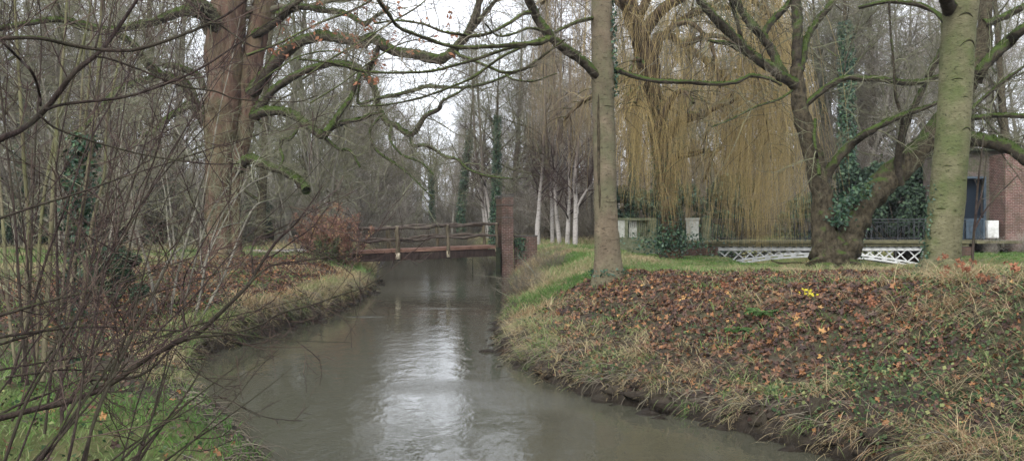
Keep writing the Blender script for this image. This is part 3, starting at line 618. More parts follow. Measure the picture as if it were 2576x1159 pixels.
# --- big twin-stemmed brown tree on the left bank
YL = 33.0
TL = thing('big_tree', W(556, 662, YL), 'huge twin stemmed brown tree on the left bank with mossy crooked limbs over the river', 'tree')
trunk_(TL, M['brown_bark'], [([(545, 668, 33), (547, 600, 30), (547, 520, 30), (547, 450, 32), (552, 380, 36), (556, 320, 42), (562, 250, 44), (562, 150, 45), (570, 60, 44), (585, -60, 38), (600, -220, 28), (620, -420, 18), (640, -600, 8)], YL)], rough=.14)
trunk_(TL, M['brown_bark'], [([(583, 668, 22), (586, 600, 20), (584, 520, 19), (588, 450, 22), (603, 360, 25), (615, 290, 27), (626, 210, 28), (640, 120, 27), (664, 0, 26), (700, -150, 20), (740, -350, 14), (760, -560, 6)], YL + .35)], rough=.14, name='second_trunk')
S = []
MM = M['moss_limb']
for pts, y1 in [
    ([(545, 110, 22), (515, 45, 18), (480, 28, 15), (440, 35, 12), (390, 55, 10), (335, 66, 9), (270, 76, 8), (200, 60, 8), (140, 50, 7), (70, 60, 6), (0, 72, 6), (-80, 90, 5)], 29),
    ([(520, 310, 16), (490, 262, 15), (468, 215, 12), (430, 195, 11), (405, 188, 11), (370, 160, 11), (345, 122, 9), (310, 95, 7), (265, 78, 6), (190, 66, 6), (150, 30, 5), (140, -20, 4)], 30),
    ([(405, 188, 9), (380, 200, 9), (340, 210, 9), (300, 228, 9), (265, 262, 7), (225, 310, 5), (170, 350, 3)], 29),
    ([(515, 285, 13), (480, 265, 10), (440, 285, 8), (410, 310, 8), (385, 335, 7), (350, 342, 4)], 30),
    ([(512, 225, 9), (495, 190, 8), (460, 175, 8), (430, 165, 7), (412, 168, 6)], 32),
    ([(560, 90, 26), (520, 30, 20), (480, 0, 15), (430, -40, 12)], 30),
    ([(550, 60, 16), (600, 10, 13), (640, -60, 10), (700, -150, 7)], 35),
    ([(600, 20, 12), (610, -20, 10), (560, -90, 8), (500, -200, 5)], 32),
    # right hand side
    ([(632, 235, 18), (655, 205, 17), (690, 160, 15), (730, 120, 14), (780, 95, 14), (815, 91, 14), (855, 98, 14), (885, 103, 14), (912, 108, 14), (925, 100, 13), (945, 98, 12.5), (970, 118, 13), (1002, 131, 13), (1049, 139, 13), (1096, 150, 12), (1122, 144, 12), (1146, 122, 11), (1168, 97, 10.5), (1184, 68, 9.5), (1202, 19, 8.5), (1216, -40, 7), (1230, -120, 5)], 29),
    ([(640, 285, 13), (655, 265, 12), (690, 225, 10), (750, 185, 9), (810, 165, 9), (850, 160, 8), (885, 165, 8.5), (912, 180, 9), (928, 200, 9), (943, 225, 8), (952, 269, 7.5), (971, 306, 7.5), (987, 314, 7), (1000, 318, 7), (1016, 332, 7), (1035, 339, 6.5), (1052, 320, 6), (1065, 296, 6), (1085, 284, 5), (1105, 274, 5), (1112, 255, 3.5), (1145, 238, 2.5), (1180, 215, 1.5)], 29),
    ([(636, 296, 13), (650, 288, 12), (672, 280, 12), (700, 281, 11.5), (726, 284, 11), (745, 294, 11), (758, 305, 12), (785, 323, 11), (812, 340, 11), (828, 326, 8), (856, 312, 6), (880, 305, 5.5), (909, 300, 5), (930, 290, 3.5), (950, 287, 2)], 29.5),
    ([(598, 430, 14), (618, 402, 12), (635, 400, 12), (655, 410, 12), (680, 421, 12), (710, 430, 11), (735, 443, 11), (755, 460, 12), (772, 480, 12)], 31),
    ([(1168, 97, 8), (1190, 72, 7), (1218, 38, 6), (1240, 10, 5), (1262, -10, 4), (1310, -60, 3)], 29),
    ([(1033, 339, 5), (1034, 358, 5), (1042, 368, 4.5), (1070, 366, 4), (1095, 378, 4), (1120, 395, 4), (1150, 402, 3.5), (1175, 425, 3), (1225, 443, 2.5), (1290, 450, 1.5)], 29),
    ([(925, 178, 7), (934, 165, 7), (944, 145, 6.5), (950, 122, 7)], 30),
    ([(908, 184, 6), (895, 210, 5.5), (882, 245, 5.5), (860, 275, 6.5), (838, 308, 8), (820, 334, 9)], 30),
    ([(905, 205, 3), (899, 250, 3), (905, 262, 3), (950, 248, 4), (1000, 238, 5), (1040, 228, 5), (1072, 218, 5), (1120, 220, 4), (1176, 220, 3.5), (1230, 208, 3), (1290, 185, 2.5), (1350, 165, 2)], 30),
    ([(755, 306, 4), (745, 330, 4), (730, 350, 4), (710, 352, 4), (705, 375, 4), (712, 400, 3), (700, 425, 3)], 31),
    ([(812, 340, 5), (850, 375, 3.5), (880, 380, 3), (905, 420, 2.5)], 30),
    ([(960, 290, 3), (930, 330, 3), (940, 370, 3), (960, 390, 3), (990, 410, 2.5), (1030, 440, 2.5), (1060, 470, 2), (1090, 500, 1.5)], 29),
    ([(985, 316, 3), (980, 350, 3), (1000, 380, 2.5), (1020, 395, 2.5), (1060, 410, 2), (1090, 440, 1.5)], 28),
    ([(700, 40, 10), (740, 10, 8), (790, -20, 7), (860, -60, 6)], 31),
    ([(640, 90, 12), (690, 60, 9), (740, 20, 8), (800, 25, 7), (870, 35, 6.5), (915, 62, 6), (935, 50, 4), (980, 20, 3)], 30),
    ([(985, 47, 4), (960, 12, 6), (940, -20, 7), (920, -60, 8)], 30),
]:
    YS = YL - (0 if pts[0][0] < 660 else (YL - y1) * .6)
    limb(TL, 'limb', MM, pts, YS, y1, store=S)
moss_on(S, 160, TL, .06)
mb = MB(); lasts = twigwork(S, mb, (11, 6, 5), (2.0, .9, .45), (.018, .010, .006)); mb.build('twigs', M['twig_green'], TL)
# crown above the frame line and around
mb = MB(); P0 = np.array([W(600, v, YL) for v in np.linspace(60, -560, 12)])[None]; R0 = np.linspace(.5, .08, 12)[None]
s_, d_, rp, t_ = spawn(P0, R0, 26, 0, 1, 50, 85, .2); P1, R1 = grow(s_, d_, 8 * (1 - .4 * t_) * (.6 + .5 * rng.random(len(s_))), rp * .3, .02, 12, .16, (0, 0, .02)); mb.tubes(P1, R1, 6, .1)
s_, d_, rp, t_ = spawn(P1, R1, 8, .2, 1, 30, 65); P2, R2 = grow(s_, d_, 3.2 * (.4 + .7 * rng.random(len(s_))), rp * .5, .01, 8, .2, (0, 0, .0)); mb.tubes(P2, R2, 4)
s_, d_, rp, t_ = spawn(P2, R2, 6, .2, 1, 30, 65); P3, R3 = grow(s_, d_, 1.3 * (.4 + .7 * rng.random(len(s_))), rp * .5, .005, 5, .2, (0, 0, -.02)); mb.tubes(P3, R3, 3)
s_, d_, rp, t_ = spawn(P3, R3, 3, .2, 1, 30, 65); P4, R4 = grow(s_, d_, .6 * (.4 + .7 * rng.random(len(s_))), np.minimum(rp, .008), .004, 4, .2, (0, 0, -.02)); mb.tubes(P4, R4, 3)
mb.build('crown', M['twig_green'], TL)

# --- slender young tree with hanging dead orange leaves, between (its twigs carry the leaves)
YO = 22.0
TO = thing('leafy_sapling', W(930, 1000, YO) * [1, 1, 0] , 'thin drooping branches with clusters of dead orange leaves hanging above the river', 'branches')

# --- smooth barked tree on the right bank
YS1 = 20.5
T1 = thing('smooth_tree', W(1530, 690, YS1), 'smooth straight grey brown trunk with long dark bark seam standing on the leafy right bank', 'tree')
tp1 = trunk_(T1, M['smooth_bark'], [([(1530, 692, 32), (1528, 660, 31), (1526, 600, 30.5), (1524, 550, 30), (1522, 480, 29), (1520, 400, 28.5), (1518, 300, 28), (1516, 200, 28), (1514, 100, 27), (1512, 0, 26), (1508, -150, 24), (1500, -400, 18), (1490, -700, 9)], YS1)], k=28, rough=.04, flare=1.3, roots=0)
mb = MB(); P, R = path3([(1511, 565, 1), (1509, 500, 3.5), (1506, 420, 4.5), (1505, 330, 4.5), (1505, 260, 3), (1506, 210, .6)], YS1 - .205); mb.tube(P, R, 8, .3); mb.build('bark_seam', M['rough_bark'], T1)
S1 = []
for pts, y1 in [
    ([(1505, 200, 16), (1488, 178, 14), (1462, 152, 13), (1429, 130, 12), (1400, 110, 11.5), (1378, 85, 11.5), (1358, 59, 11.5), (1340, 25, 11), (1325, -20, 10), (1300, -120, 8), (1260, -260, 5)], 18.5),
    ([(1500, 45, 6), (1488, 47, 5), (1447, 58, 4.5), (1410, 75, 4), (1380, 88, 4)], 19.5),
    ([(1385, 96, 6), (1355, 109, 6), (1300, 112, 5.5), (1252, 117, 5), (1174, 120, 5), (1127, 116, 4.5), (1080, 100, 4.5), (1034, 84, 4), (1002, 69, 4), (984, 47, 4), (959, 12, 3.5), (930, -40, 3)], 15),
    ([(1380, 94, 5), (1346, 105, 4.5), (1302, 118, 4), (1268, 125, 4), (1190, 152, 4), (1127, 169, 4), (1080, 180, 3.5), (1002, 184, 3.2), (918, 181, 3), (862, 166, 3), (815, 156, 2.5), (750, 150, 2)], 16),
    ([(1320, 117, 4), (1302, 124, 3.8), (1252, 150, 3.5), (1190, 194, 3.5), (1127, 222, 3), (1065, 244, 3), (1002, 259, 2.5), (949, 266, 2), (880, 268, 1.5)], 17),
    ([(1143, 131, 4), (1160, 142, 4), (1184, 150, 4), (1237, 172, 3.5), (1268, 183, 3.5), (1315, 175, 3.2), (1358, 147, 3), (1420, 100, 2.5)], 18),
    ([(1334, 33, 5), (1315, 36, 4.5), (1284, 56, 4), (1237, 82, 4), (1190, 92, 4), (1159, 87, 3.5), (1112, 80, 3), (1065, 62, 3), (1002, 53, 2.5), (940, 60, 2)], 16),
    ([(1370, 80, 4), (1330, 72, 3.5), (1290, 86, 3), (1250, 90, 2.5), (1220, 60, 2)], 17),
    ([(1268, 183, 3), (1290, 200, 2.5), (1340, 205, 2), (1400, 185, 1.6)], 19),
    ([(1545, 180, 8), (1560, 180, 7), (1595, 192, 6), (1655, 205, 5.5), (1714, 206, 5.5), (1785, 211, 5.5), (1845, 208, 5.5), (1870, 198, 5), (1892, 191, 5), (1934, 199, 3.5), (1965, 215, 2.5)], 22),
    ([(1505, -60, 10), (1540, -120, 9), (1620, -200, 7), (1700, -260, 5)], 21),
]:
    YS = YS1 if pts[0][0] > 1450 else YS1 - (YS1 - y1) * .5
    limb(T1, 'limb', M['moss_limb'] if pts[0][2] > 7 else M['moss_thin'], pts, YS, y1, store=S1)
moss_on(S1, 110, T1)
mb = MB(); lasts1 = twigwork(S1, mb, (7, 5, 4), (1.5, .8, .35), (.012, .006, .004)); mb.build('twigs', M['twig'], T1)
mb = MB(); ivy_on(*tp1[0], 500, .07, mb, .55, .88, side=(math.pi, 1.6)); ivy_on(*tp1[0], 160, .06, mb, .0, .06); mb.build('ivy', M['ivy'], T1)

# dead leaves on thin branches in the middle of the picture
SO = []
for pts in [([(620, 140, 4), (700, 110, 3), (800, 60, 3), (900, 20, 2.5), (980, -30, 2)]), ([(760, 200, 2.5), (830, 150, 2.5), (900, 110, 2.5), (980, 60, 2.5), (1060, 10, 2), (1100, -40, 2)]), ([(780, 260, 2), (860, 210, 2), (940, 150, 2), (1010, 110, 2), (1100, 90, 1.5)]), ([(620, 230, 2), (690, 180, 2), (760, 140, 2), (850, 130, 1.5), (920, 160, 1.2)])]:
    limb(TO, 'branch', M['moss_thin'], pts, YO, YO + 2, store=SO, k=5)
mb = MB(); lo = twigwork(SO, mb, (7, 5, 0), (1.2, .6, .3), (.008, .004, .003)); mb.build('twigs', M['twig_red'], TO)
C = np.concatenate([q.reshape(-1, 3) for q in lo]); cl = C[rng.random(len(C)) < .10]; cl = cl[rng.random(len(cl)) < .8][:330]
L2 = (cl[:, None] + rng.normal(size=(len(cl), 4, 3)) * [.06, .06, .05] - [0, 0, .06]).reshape(-1, 3)
mb = MB(); leaf_quads(mb, L2, .13, aspect=.7); mb.build('dead_leaves', M['orange_leaf'], TO)
TO.location = SO[0][0][0]; 
for c in TO.children: c.location = np.zeros(3) - (np.array(TO.location) - np.array(TO['_o']))

# --- mossy forked tree in front of the white bridge
YD = 27.0
TD = thing('forked_tree', W(2097, 664, YD), 'mossy low forking tree with ivy in its fork in front of the white bridge', 'tree')
tpd = trunk_(TD, M['rough_bark'], [
    ([(2072, 668, 34), (2072, 640, 32), (2070, 600, 28), (2068, 540, 26), (2064, 475, 25), (2050, 410, 23), (2030, 340, 21), (2014, 275, 20), (2006, 215, 18), (2004, 170, 14)], YD),
    ([(2122, 668, 36), (2124, 640, 36), (2132, 600, 36), (2144, 560, 37), (2165, 525, 36), (2195, 485, 33), (2235, 448, 30), (2285, 404, 28), (2335, 352, 27), (2380, 290, 26), (2420, 225, 24), (2455, 172, 21), (2474, 100, 18), (2480, 20, 17), (2482, -60, 15), (2490, -200, 10)], YD + .2),
    ([(2097, 668, 34), (2097, 640, 34), (2097, 610, 28), (2098, 580, 12)], YD + .1),
], k=24, rough=.2, flare=1.08, roots=0)
S3 = []
for pts, y1 in [
    ([(2008, 220, 16), (1985, 205, 14), (1964, 192, 13), (1945, 176, 13), (1910, 152, 12), (1880, 130, 12), (1850, 98, 11), (1821, 70, 11), (1795, 42, 10.5), (1765, 8, 10), (1740, -25, 9), (1690, -90, 7), (1640, -180, 4)], 25),
    ([(2008, 200, 11), (2016, 160, 10), (2026, 107, 9), (2040, 75, 9), (2060, 48, 8.5), (2085, 15, 8), (2110, -25, 7), (2150, -110, 5)], 28),
    ([(2004, 180, 14), (2004, 140, 13), (2006, 89, 13), (2005, 40, 13), (2002, 0, 12), (1998, -60, 10), (2000, -160, 6)], 27),
    ([(1975, 196, 12), (1958, 165, 11), (1940, 125, 11), (1922, 100, 11), (1905, 80, 11), (1888, 60, 11), (1868, 32, 10), (1850, 0, 10), (1830, -40, 8), (1800, -120, 5)], 26.5),
    ([(1918, 92, 8), (1935, 62, 8), (1952, 42, 8), (1975, 20, 7), (1990, 0, 7), (2015, -35, 6)], 27.5),
    ([(1900, 146, 5), (1862, 128, 5), (1830, 110, 5), (1805, 107, 4), (1782, 104, 3)], 25.5),
    ([(1890, 140, 6), (1869, 110, 5.5), (1858, 75, 5), (1850, 40, 5), (1838, 5, 5), (1830, -40, 4)], 25.5),
    ([(2020, 280, 9), (2030, 262, 8), (2065, 232, 7.5), (2100, 208, 7.5), (2131, 196, 7), (2170, 198, 7), (2214, 200, 7), (2260, 207, 7), (2303, 208, 7), (2340, 200, 6), (2375, 185, 5), (2440, 150, 4)], 26),
    ([(2078, 440, 14), (2095, 415, 11), (2118, 385, 10), (2150, 356, 9.5), (2185, 332, 9), (2226, 309, 8.5), (2279, 287, 7), (2330, 270, 5), (2400, 240, 3)], 25.5),
    ([(2272, 430, 6), (2270, 395, 5), (2273, 340, 6), (2284, 300, 8), (2303, 261, 9), (2322, 220, 8.5), (2340, 180, 8.5), (2362, 140, 8), (2385, 90, 6)], 26),
    ([(2265, 462, 10), (2260, 440, 9), (2258, 400, 9), (2263, 350, 7), (2268, 300, 5), (2252, 240, 4), (2248, 170, 3.5), (2240, 90, 3), (2236, 0, 2.5), (2236, -60, 2)], 25.8),
    ([(2450, 200, 17), (2470, 175, 16), (2500, 140, 14), (2535, 105, 14), (2575, 72, 13), (2640, 20, 12), (2720, -60, 8)], 26),
    ([(2475, 60, 10), (2520, 45, 8), (2560, 25, 8), (2610, 0, 7)], 27),
    ([(2360, 330, 16), (2410, 340, 16), (2450, 350, 17), (2490, 357, 17), (2529, 368, 17), (2575, 396, 16), (2640, 430, 13), (2700, 470, 9)], 25),
    ([(2400, 310, 8), (2445, 298, 7), (2480, 294, 6.5), (2517, 291, 6.5), (2575, 292, 6), (2640, 300, 4)], 25),
    ([(2330, 356, 7), (2400, 310, 5), (2470, 250, 4.5), (2530, 200, 4), (2600, 150, 3)], 26),
    ([(1996, 226, 3), (1960, 250, 2.5), (1900, 270, 2), (1840, 300, 2), (1790, 320, 1.5)], 24),
    ([(2050, 300, 4), (2048, 350, 4), (2056, 400, 4), (2060, 440, 5)], 26),
]:
    limb(TD, 'limb', M['moss_limb'], pts, YD, y1, store=S3)
moss_on(S3, 170, TD, .05)
mb = MB(); twigwork(S3, mb, (8, 6, 4), (2.2, 1.0, .45), (.018, .009, .005)); 
st = [(2050, 560), (2060, 520), (2160, 560), (2190, 520), (2250, 470), (2290, 430), (2330, 400)]
mb.build('twigs', M['twig_green'], TD)
mb = MB(); c0 = W(2110, 545, YD - .4)
C = np.concatenate([np.stack([rng.normal(W(u, 0, YD)[0], .16, n), rng.normal(YD - .35, .15, n), rng.normal(W(0, v, YD)[2], .12, n)], 1) for u, v, n in ((2095, 545, 70), (2110, 520, 60), (2128, 500, 80), (2150, 485, 70), (2100, 560, 40), (2165, 470, 40))])
leaf_quads(mb, C, .12, up=np.array([0, -1, .6])); ivy_on(*tpd[1], 120, .08, mb, .0, .35, side=(math.pi * 1, 1.2)); mb.build('ivy', M['ivy'], TD)

# --- large smooth greenish trunk at the right
YG = 19.0
T3 = thing('beech_tree', W(2375, 700, YG), 'thick greenish smooth trunk leaning slightly right with dark bark scars in the right foreground', 'tree')
tp3 = trunk_(T3, M['green_bark'], [([(2366, 712, 44), (2367, 680, 42), (2368, 647, 42), (2372, 600, 42.5), (2378, 535, 42.5), (2386, 450, 41.5), (2394, 356, 40.5), (2401, 260, 40), (2405, 178, 40), (2409, 100, 40), (2413, 40, 41), (2416, 0, 42), (2420, -80, 38), (2430, -250, 30), (2440, -500, 18)], YG)], k=32, rough=.03, flare=1.22)
S4 = []
for pts, y1 in [([(2390, 30, 18), (2375, -10, 15), (2350, -70, 13), (2300, -150, 9)], 17), ([(2430, 20, 20), (2455, -30, 16), (2500, -100, 13), (2560, -180, 9)], 20), ([(2380, 60, 7), (2350, 30, 6), (2300, 10, 6), (2230, 5, 5), (2160, 20, 4)], 20.5)]:
    limb(T3, 'limb', M['moss_limb'], pts, YG, y1, store=S4)
mb = MB(); twigwork(S4, mb, (6, 6, 4), (1.8, .9, .4), (.014, .007, .004)); mb.build('twigs', M['twig'], T3)
# arched dark bark scars: each a short mossy ridge hugging the trunk
def scar(par, Pt, Rt, v, Y, half, h, th, u=None, dn=False):
    z = CAMZ - (v - HZ) * Y / F; i = np.argmin(abs(Pt[:, 2] - z)); c = Pt[i].copy(); r = Rt[i] * 1.0; a = np.linspace(-half, half, 11) + (u or 0)
    zz = z + h * (np.cos((a - (u or 0)) / half * math.pi / 2) - .5) * (-1 if dn else 1)
    P = np.stack([c[0] + np.interp(zz, Pt[:, 2], Pt[:, 0]) - np.interp(z, Pt[:, 2], Pt[:, 0]) + r * np.sin(a), c[1] - r * np.cos(a), zz], 1)
    mb.tube(P, th * (1.05 - np.abs(np.linspace(-1, 1, 11)) ** 2), 5, .4)
mb = MB()
for v, h_, th_, u_, half in ((117, .16, .022, .25, .62), (330, .10, .020, .45, .45), (48, .1, .02, -.1, .5), (205, .03, .014, -.4, .4), (250, .02, .012, .1, .35), (420, .02, .012, -.6, .3), (525, .02, .014, -.75, .3), (170, .02, .01, .5, .3), (455, .01, .01, .5, .2)):
    scar(T3, *tp3[0], v, YG, half, h_, th_, u_)
mb.build('bark_scar', M['moss_thin'], T3)
mb = MB()
for v, h_, th_, u_, half in ((268, .02, .015, .4, .6), (505, .05, .018, .3, .8), (95, .03, .015, -.6, .5), (360, .01, .01, -.2, .3), (600, .02, .012, .4, .7), (550, .015, .01, .3, .6), (440, .01, .01, 0, .25), (150, .01, .01, .1, .3)):
    scar(T1, *tp1[0], v, YS1, half, h_, th_, u_, dn=True)
mb.build('bark_scar', M['smooth_bark'], T1)
mb = MB(); ivy_on(*tp3[0], 420, .07, mb, .0, .09); ivy_on(*tp3[0], 260, .06, mb, .0, .35, side=(0, 1.0)); mb.build('ivy', M['ivy'], T3)

# --- weeping willow with golden strands
YW_ = 34.0
TW = thing('weeping_willow', W(1680, 622, YW_), 'weeping willow with long golden hanging strands between the two smooth trunks', 'tree')
tpw = trunk_(TW, M['willow_bark'], [([(1685, 624, 27), (1682, 560, 24), (1676, 480, 24), (1665, 400, 24), (1652, 300, 25), (1638, 220, 26), (1622, 140, 28), (1600, 70, 24), (1580, 10, 20), (1560, -60, 16), (1540, -200, 11), (1530, -400, 5)], YW_)], rough=.22, flare=1.05, roots=0)
S5 = []
mb = MB(); ivy_on(*tpw[0], 2600, .10, mb, 0, .42); C = W(1690, 612, YW_ - .5) + rng.normal(0, 1, (900, 3)) * [.8, .3, .22]; leaf_quads(mb, C, .10, up=np.array([0, -.6, .8])); mb.build('ivy', M['ivy'], TW)
for pts, y1 in [
    ([(1628, 170, 18), (1650, 110, 14), (1655, 89, 11), (1690, 95, 10), (1714, 113, 9.5), (1745, 130, 9), (1773, 150, 8.5), (1800, 175, 8), (1821, 196, 7.5), (1828, 225, 6), (1828, 260, 5), (1832, 300, 4.5), (1840, 332, 4), (1820, 365, 4), (1797, 386, 4), (1783, 420, 3), (1766, 460, 2)], 33),
    ([(1660, 360, 16), (1690, 330, 14), (1720, 300, 13), (1760, 290, 11), (1800, 270, 8), (1850, 250, 6)], 31),
    ([(1640, 250, 14), (1600, 210, 12), (1560, 200, 10), (1510, 230, 8), (1460, 260, 6), (1420, 300, 4)], 36),
    ([(1610, 100, 16), (1660, 30, 14), (1720, -10, 12), (1790, -50, 11), (1860, -60, 10), (1930, -40, 8), (1990, 0, 5)], 32),
    ([(1600, 60, 13), (1650, -40, 12), (1740, -110, 11), (1840, -130, 9), (1950, -100, 6)], 30.5),
    ([(1590, 40, 12), (1530, -20, 11), (1470, -50, 9), (1410, -30, 7), (1360, 10, 4)], 37),
    ([(1625, 150, 10), (1600, 110, 9), (1595, 53, 9), (1570, 20, 9), (1562, -20, 8)], 32),
    ([(1640, 120, 9), (1700, 60, 8), (1760, 30, 8), (1830, 20, 7), (1900, 40, 5), (1950, 90, 3)], 31.5),
    ([(1650, 300, 10), (1610, 260, 8), (1590, 230, 7), (1575, 260, 5), (1570, 300, 3)], 32),
    ([(1821, 196, 5), (1870, 240, 4), (1900, 300, 3), (1915, 360, 2)], 33),
    ([(1665, 420, 9), (1700, 395, 8), (1740, 388, 7), (1770, 380, 5)], 32),
]:
    limb(TW, 'limb', M['willow_bark'], pts, YW_, y1, store=S5)
def strands(mb, n, us, vtop, vbot, Y, Ysp, cl=14, r=.006, sway=.05, fr=.86):
    """hanging strands, clustered; us = (u0, u1); vtop / vbot ranges"""
    cc = us[0] + (us[1] - us[0]) * rng.random(cl); cy = Y + (rng.random(cl) - .5) * 2 * Ysp; cv = vbot[0] + (vbot[1] - vbot[0]) * rng.random(cl); k_ = rng.integers(0, cl, n)
    free = rng.random(n) > fr
    u = np.where(free, us[0] + (us[1] - us[0]) * rng.random(n), cc[k_] + rng.normal(0, (us[1] - us[0]) / cl * .42, n)); YY = cy[k_] + rng.normal(0, .25, n)
    ct = rng.random(cl); vt = vtop[0] + (vtop[1] - vtop[0]) * np.clip(ct[k_] + rng.normal(0, .12, n), 0, 1); vb = cv[k_] + rng.normal(0, 14, n) - np.abs(rng.normal(0, 1, n)) * (cv[k_] - vt) * .34
    s0 = np.stack([(u - CX) * YY / F, YY, CAMZ - (vt - HZ) * YY / F], 1); Ls = np.maximum((vb - vt) * YY / F, .4); g = .25 + 1.6 * CAMZ * 0 + 1.15
    Ls = np.minimum(Ls, s0[:, 2] - g)
    ok = Ls > .3; s0 = s0[ok]; Ls = Ls[ok]
    d = np.stack([rng.normal(0, .25, len(s0)), rng.normal(0, .2, len(s0)), -np.ones(len(s0))], 1)
    P, R = grow(s0, d, Ls, r * (.7 + .9 * rng.random(len(s0))), r * .5, 14, sway, (0, 0, -.22)); mb.tubes(P, R, 3, R=np.clip(rng.random(len(s0)) * .7 + (k_[ok] % 5) * .08, 0, 1))
    # side strands
    s1, d1, rp, t1 = spawn(P, R, 2, .1, .8, 15, 35); z = s1[:, 2] - g; L1 = np.minimum(.5 + 1.6 * rng.random(len(s1)), np.maximum(z, .1)); P1, R1 = grow(s1, d1, L1, np.full(len(s1), r * .7), r * .35, 6, .03, (0, 0, -.35)); mb.tubes(P1, R1, 3)
mb = MB(); mbr = MB(); SP = []; S5b = list(S5)
for pts, ya, yb in [([(1640, 240, 10), (1620, 170, 7), (1600, 150, 6), (1585, 180, 4)], 33, 31.5), ([(1650, 330, 10), (1690, 250, 8), (1720, 230, 6), (1745, 260, 4)], 33, 31), ([(1655, 300, 9), (1630, 230, 7), (1610, 220, 5), (1598, 260, 3)], 33.5, 31.5),
    ([(1700, 0, 12), (1780, -60, 10), (1850, -70, 8), (1910, -20, 6), (1940, 60, 4), (1955, 150, 2)], 32, 30.5), ([(1714, 113, 8), (1790, 90, 7), (1850, 110, 5), (1900, 180, 3), (1925, 260, 2)], 32, 30), ([(1760, 30, 8), (1830, -10, 6), (1900, 10, 5), (1960, 60, 4), (2000, 140, 2)], 32, 31), ([(1821, 196, 6), (1860, 180, 5), (1900, 230, 3), (1930, 320, 2), (1940, 400, 1.5)], 33, 30), ([(1700, 60, 9), (1740, 60, 7), (1790, 120, 5), (1810, 220, 3)], 32, 31)]:
    limb(TW, 'limb', M['willow_bark'], pts, ya, yb, store=S5b)
for P, R in S5b:
    ln = np.linalg.norm(np.diff(P, axis=0), axis=1).sum(); s_, d_, rp, t_ = spawn(P[None], R[None], max(3, int(ln * 4)), .12, 1, 40, 80, .3); P1, R1 = grow(s_, d_ * [1, 1, .6], .7 + 1.6 * rng.random(len(s_)), np.minimum(rp * .5, .025), .007, 8, .12, (0, 0, -.13)); mbr.tubes(P1, R1, 4); SP.append(P1)
SP = np.concatenate(SP); ns = 15000; a_ = rng.integers(0, len(SP), ns); b_ = rng.random(ns) ** .7 * 6.99; bi = b_.astype(int); bf = (b_ - bi)[:, None]; s0 = SP[a_, bi] * (1 - bf) + SP[a_, bi + 1] * bf
u = CX + s0[:, 0] * F / s0[:, 1]; v0 = HZ - (s0[:, 2] - CAMZ) * F / s0[:, 1]
wt = np.interp(u, [1300, 1340, 1480, 1560, 1590, 1610, 1640, 1655, 1665, 1720, 1735, 1775, 1800, 1860, 1880, 1950, 1975, 2040, 2060], [0, .2, .25, .12, .5, 1, .9, .15, .9, 1, .12, .12, .35, .5, 1.2, 1.2, .35, .25, 0])
vbm = np.interp(u, [1300, 1500, 1570, 1600, 1650, 1665, 1700, 1740, 1790, 1850, 1880, 1950, 1985, 2050], [330, 400, 430, 600, 560, 628, 625, 480, 560, 575, 668, 672, 570, 510])
clf = vnoise(u * .09, s0[:, 1] * 2.5, 7.); kk = (rng.random(ns) < wt * sst(.32, .66, clf) * .42); s0, u, v0, vbm, clf = s0[kk], u[kk], v0[kk], vbm[kk], clf[kk]; ns = len(s0)
vb_ = vbm - 150 * vnoise(u * .05, s0[:, 1] * 1.7, 9.) - np.where(rng.random(ns) < .5, 0, np.abs(rng.normal(0, .3, ns))) * np.maximum(vbm - v0, 0) + rng.normal(0, 8, ns)
Ls = np.clip((vb_ - v0) * s0[:, 1] / F, .3, np.maximum(s0[:, 2] - 1.12, .3)); print('strands', ns)
P, R = grow(s0, np.stack([rng.normal(0, .35, ns), rng.normal(0, .3, ns), -.6 * np.ones(ns)], 1), Ls, .0035 + .0035 * rng.random(ns), .002, 14, .055, (0, 0, -.24)); mb.tubes(P, R, 3, R=np.clip(clf + rng.normal(0, .22, ns), 0, 1))
s1, d1, rp, t1 = spawn(P, R, 2, .05, .8, 15, 40); L1 = np.minimum(.3 + 1.5 * rng.random(len(s1)) ** 2, np.maximum(s1[:, 2] - 1.3, .1)); P1, R1 = grow(s1, d1, L1, np.full(len(s1), .0045), .002, 6, .05, (0, 0, -.3)); mb.tubes(P1, R1, 3)
mbr.build('branchlets', M['willow_bark'], TW)
mb.build('golden_strands', M['willow_strand'], TW)
mb = MB()
strands(mb, 300, (1330, 1520), (-60, 300), (200, 430), 38, 1.5, 26, r=.007)
lw = twigwork(S5, mb, (9, 6, 0), (1.6, 1.4, .8), (.02, .010, .006), wig=.18, up=-.16)
mb.build('brown_strands', M['willow_brown'], TW)

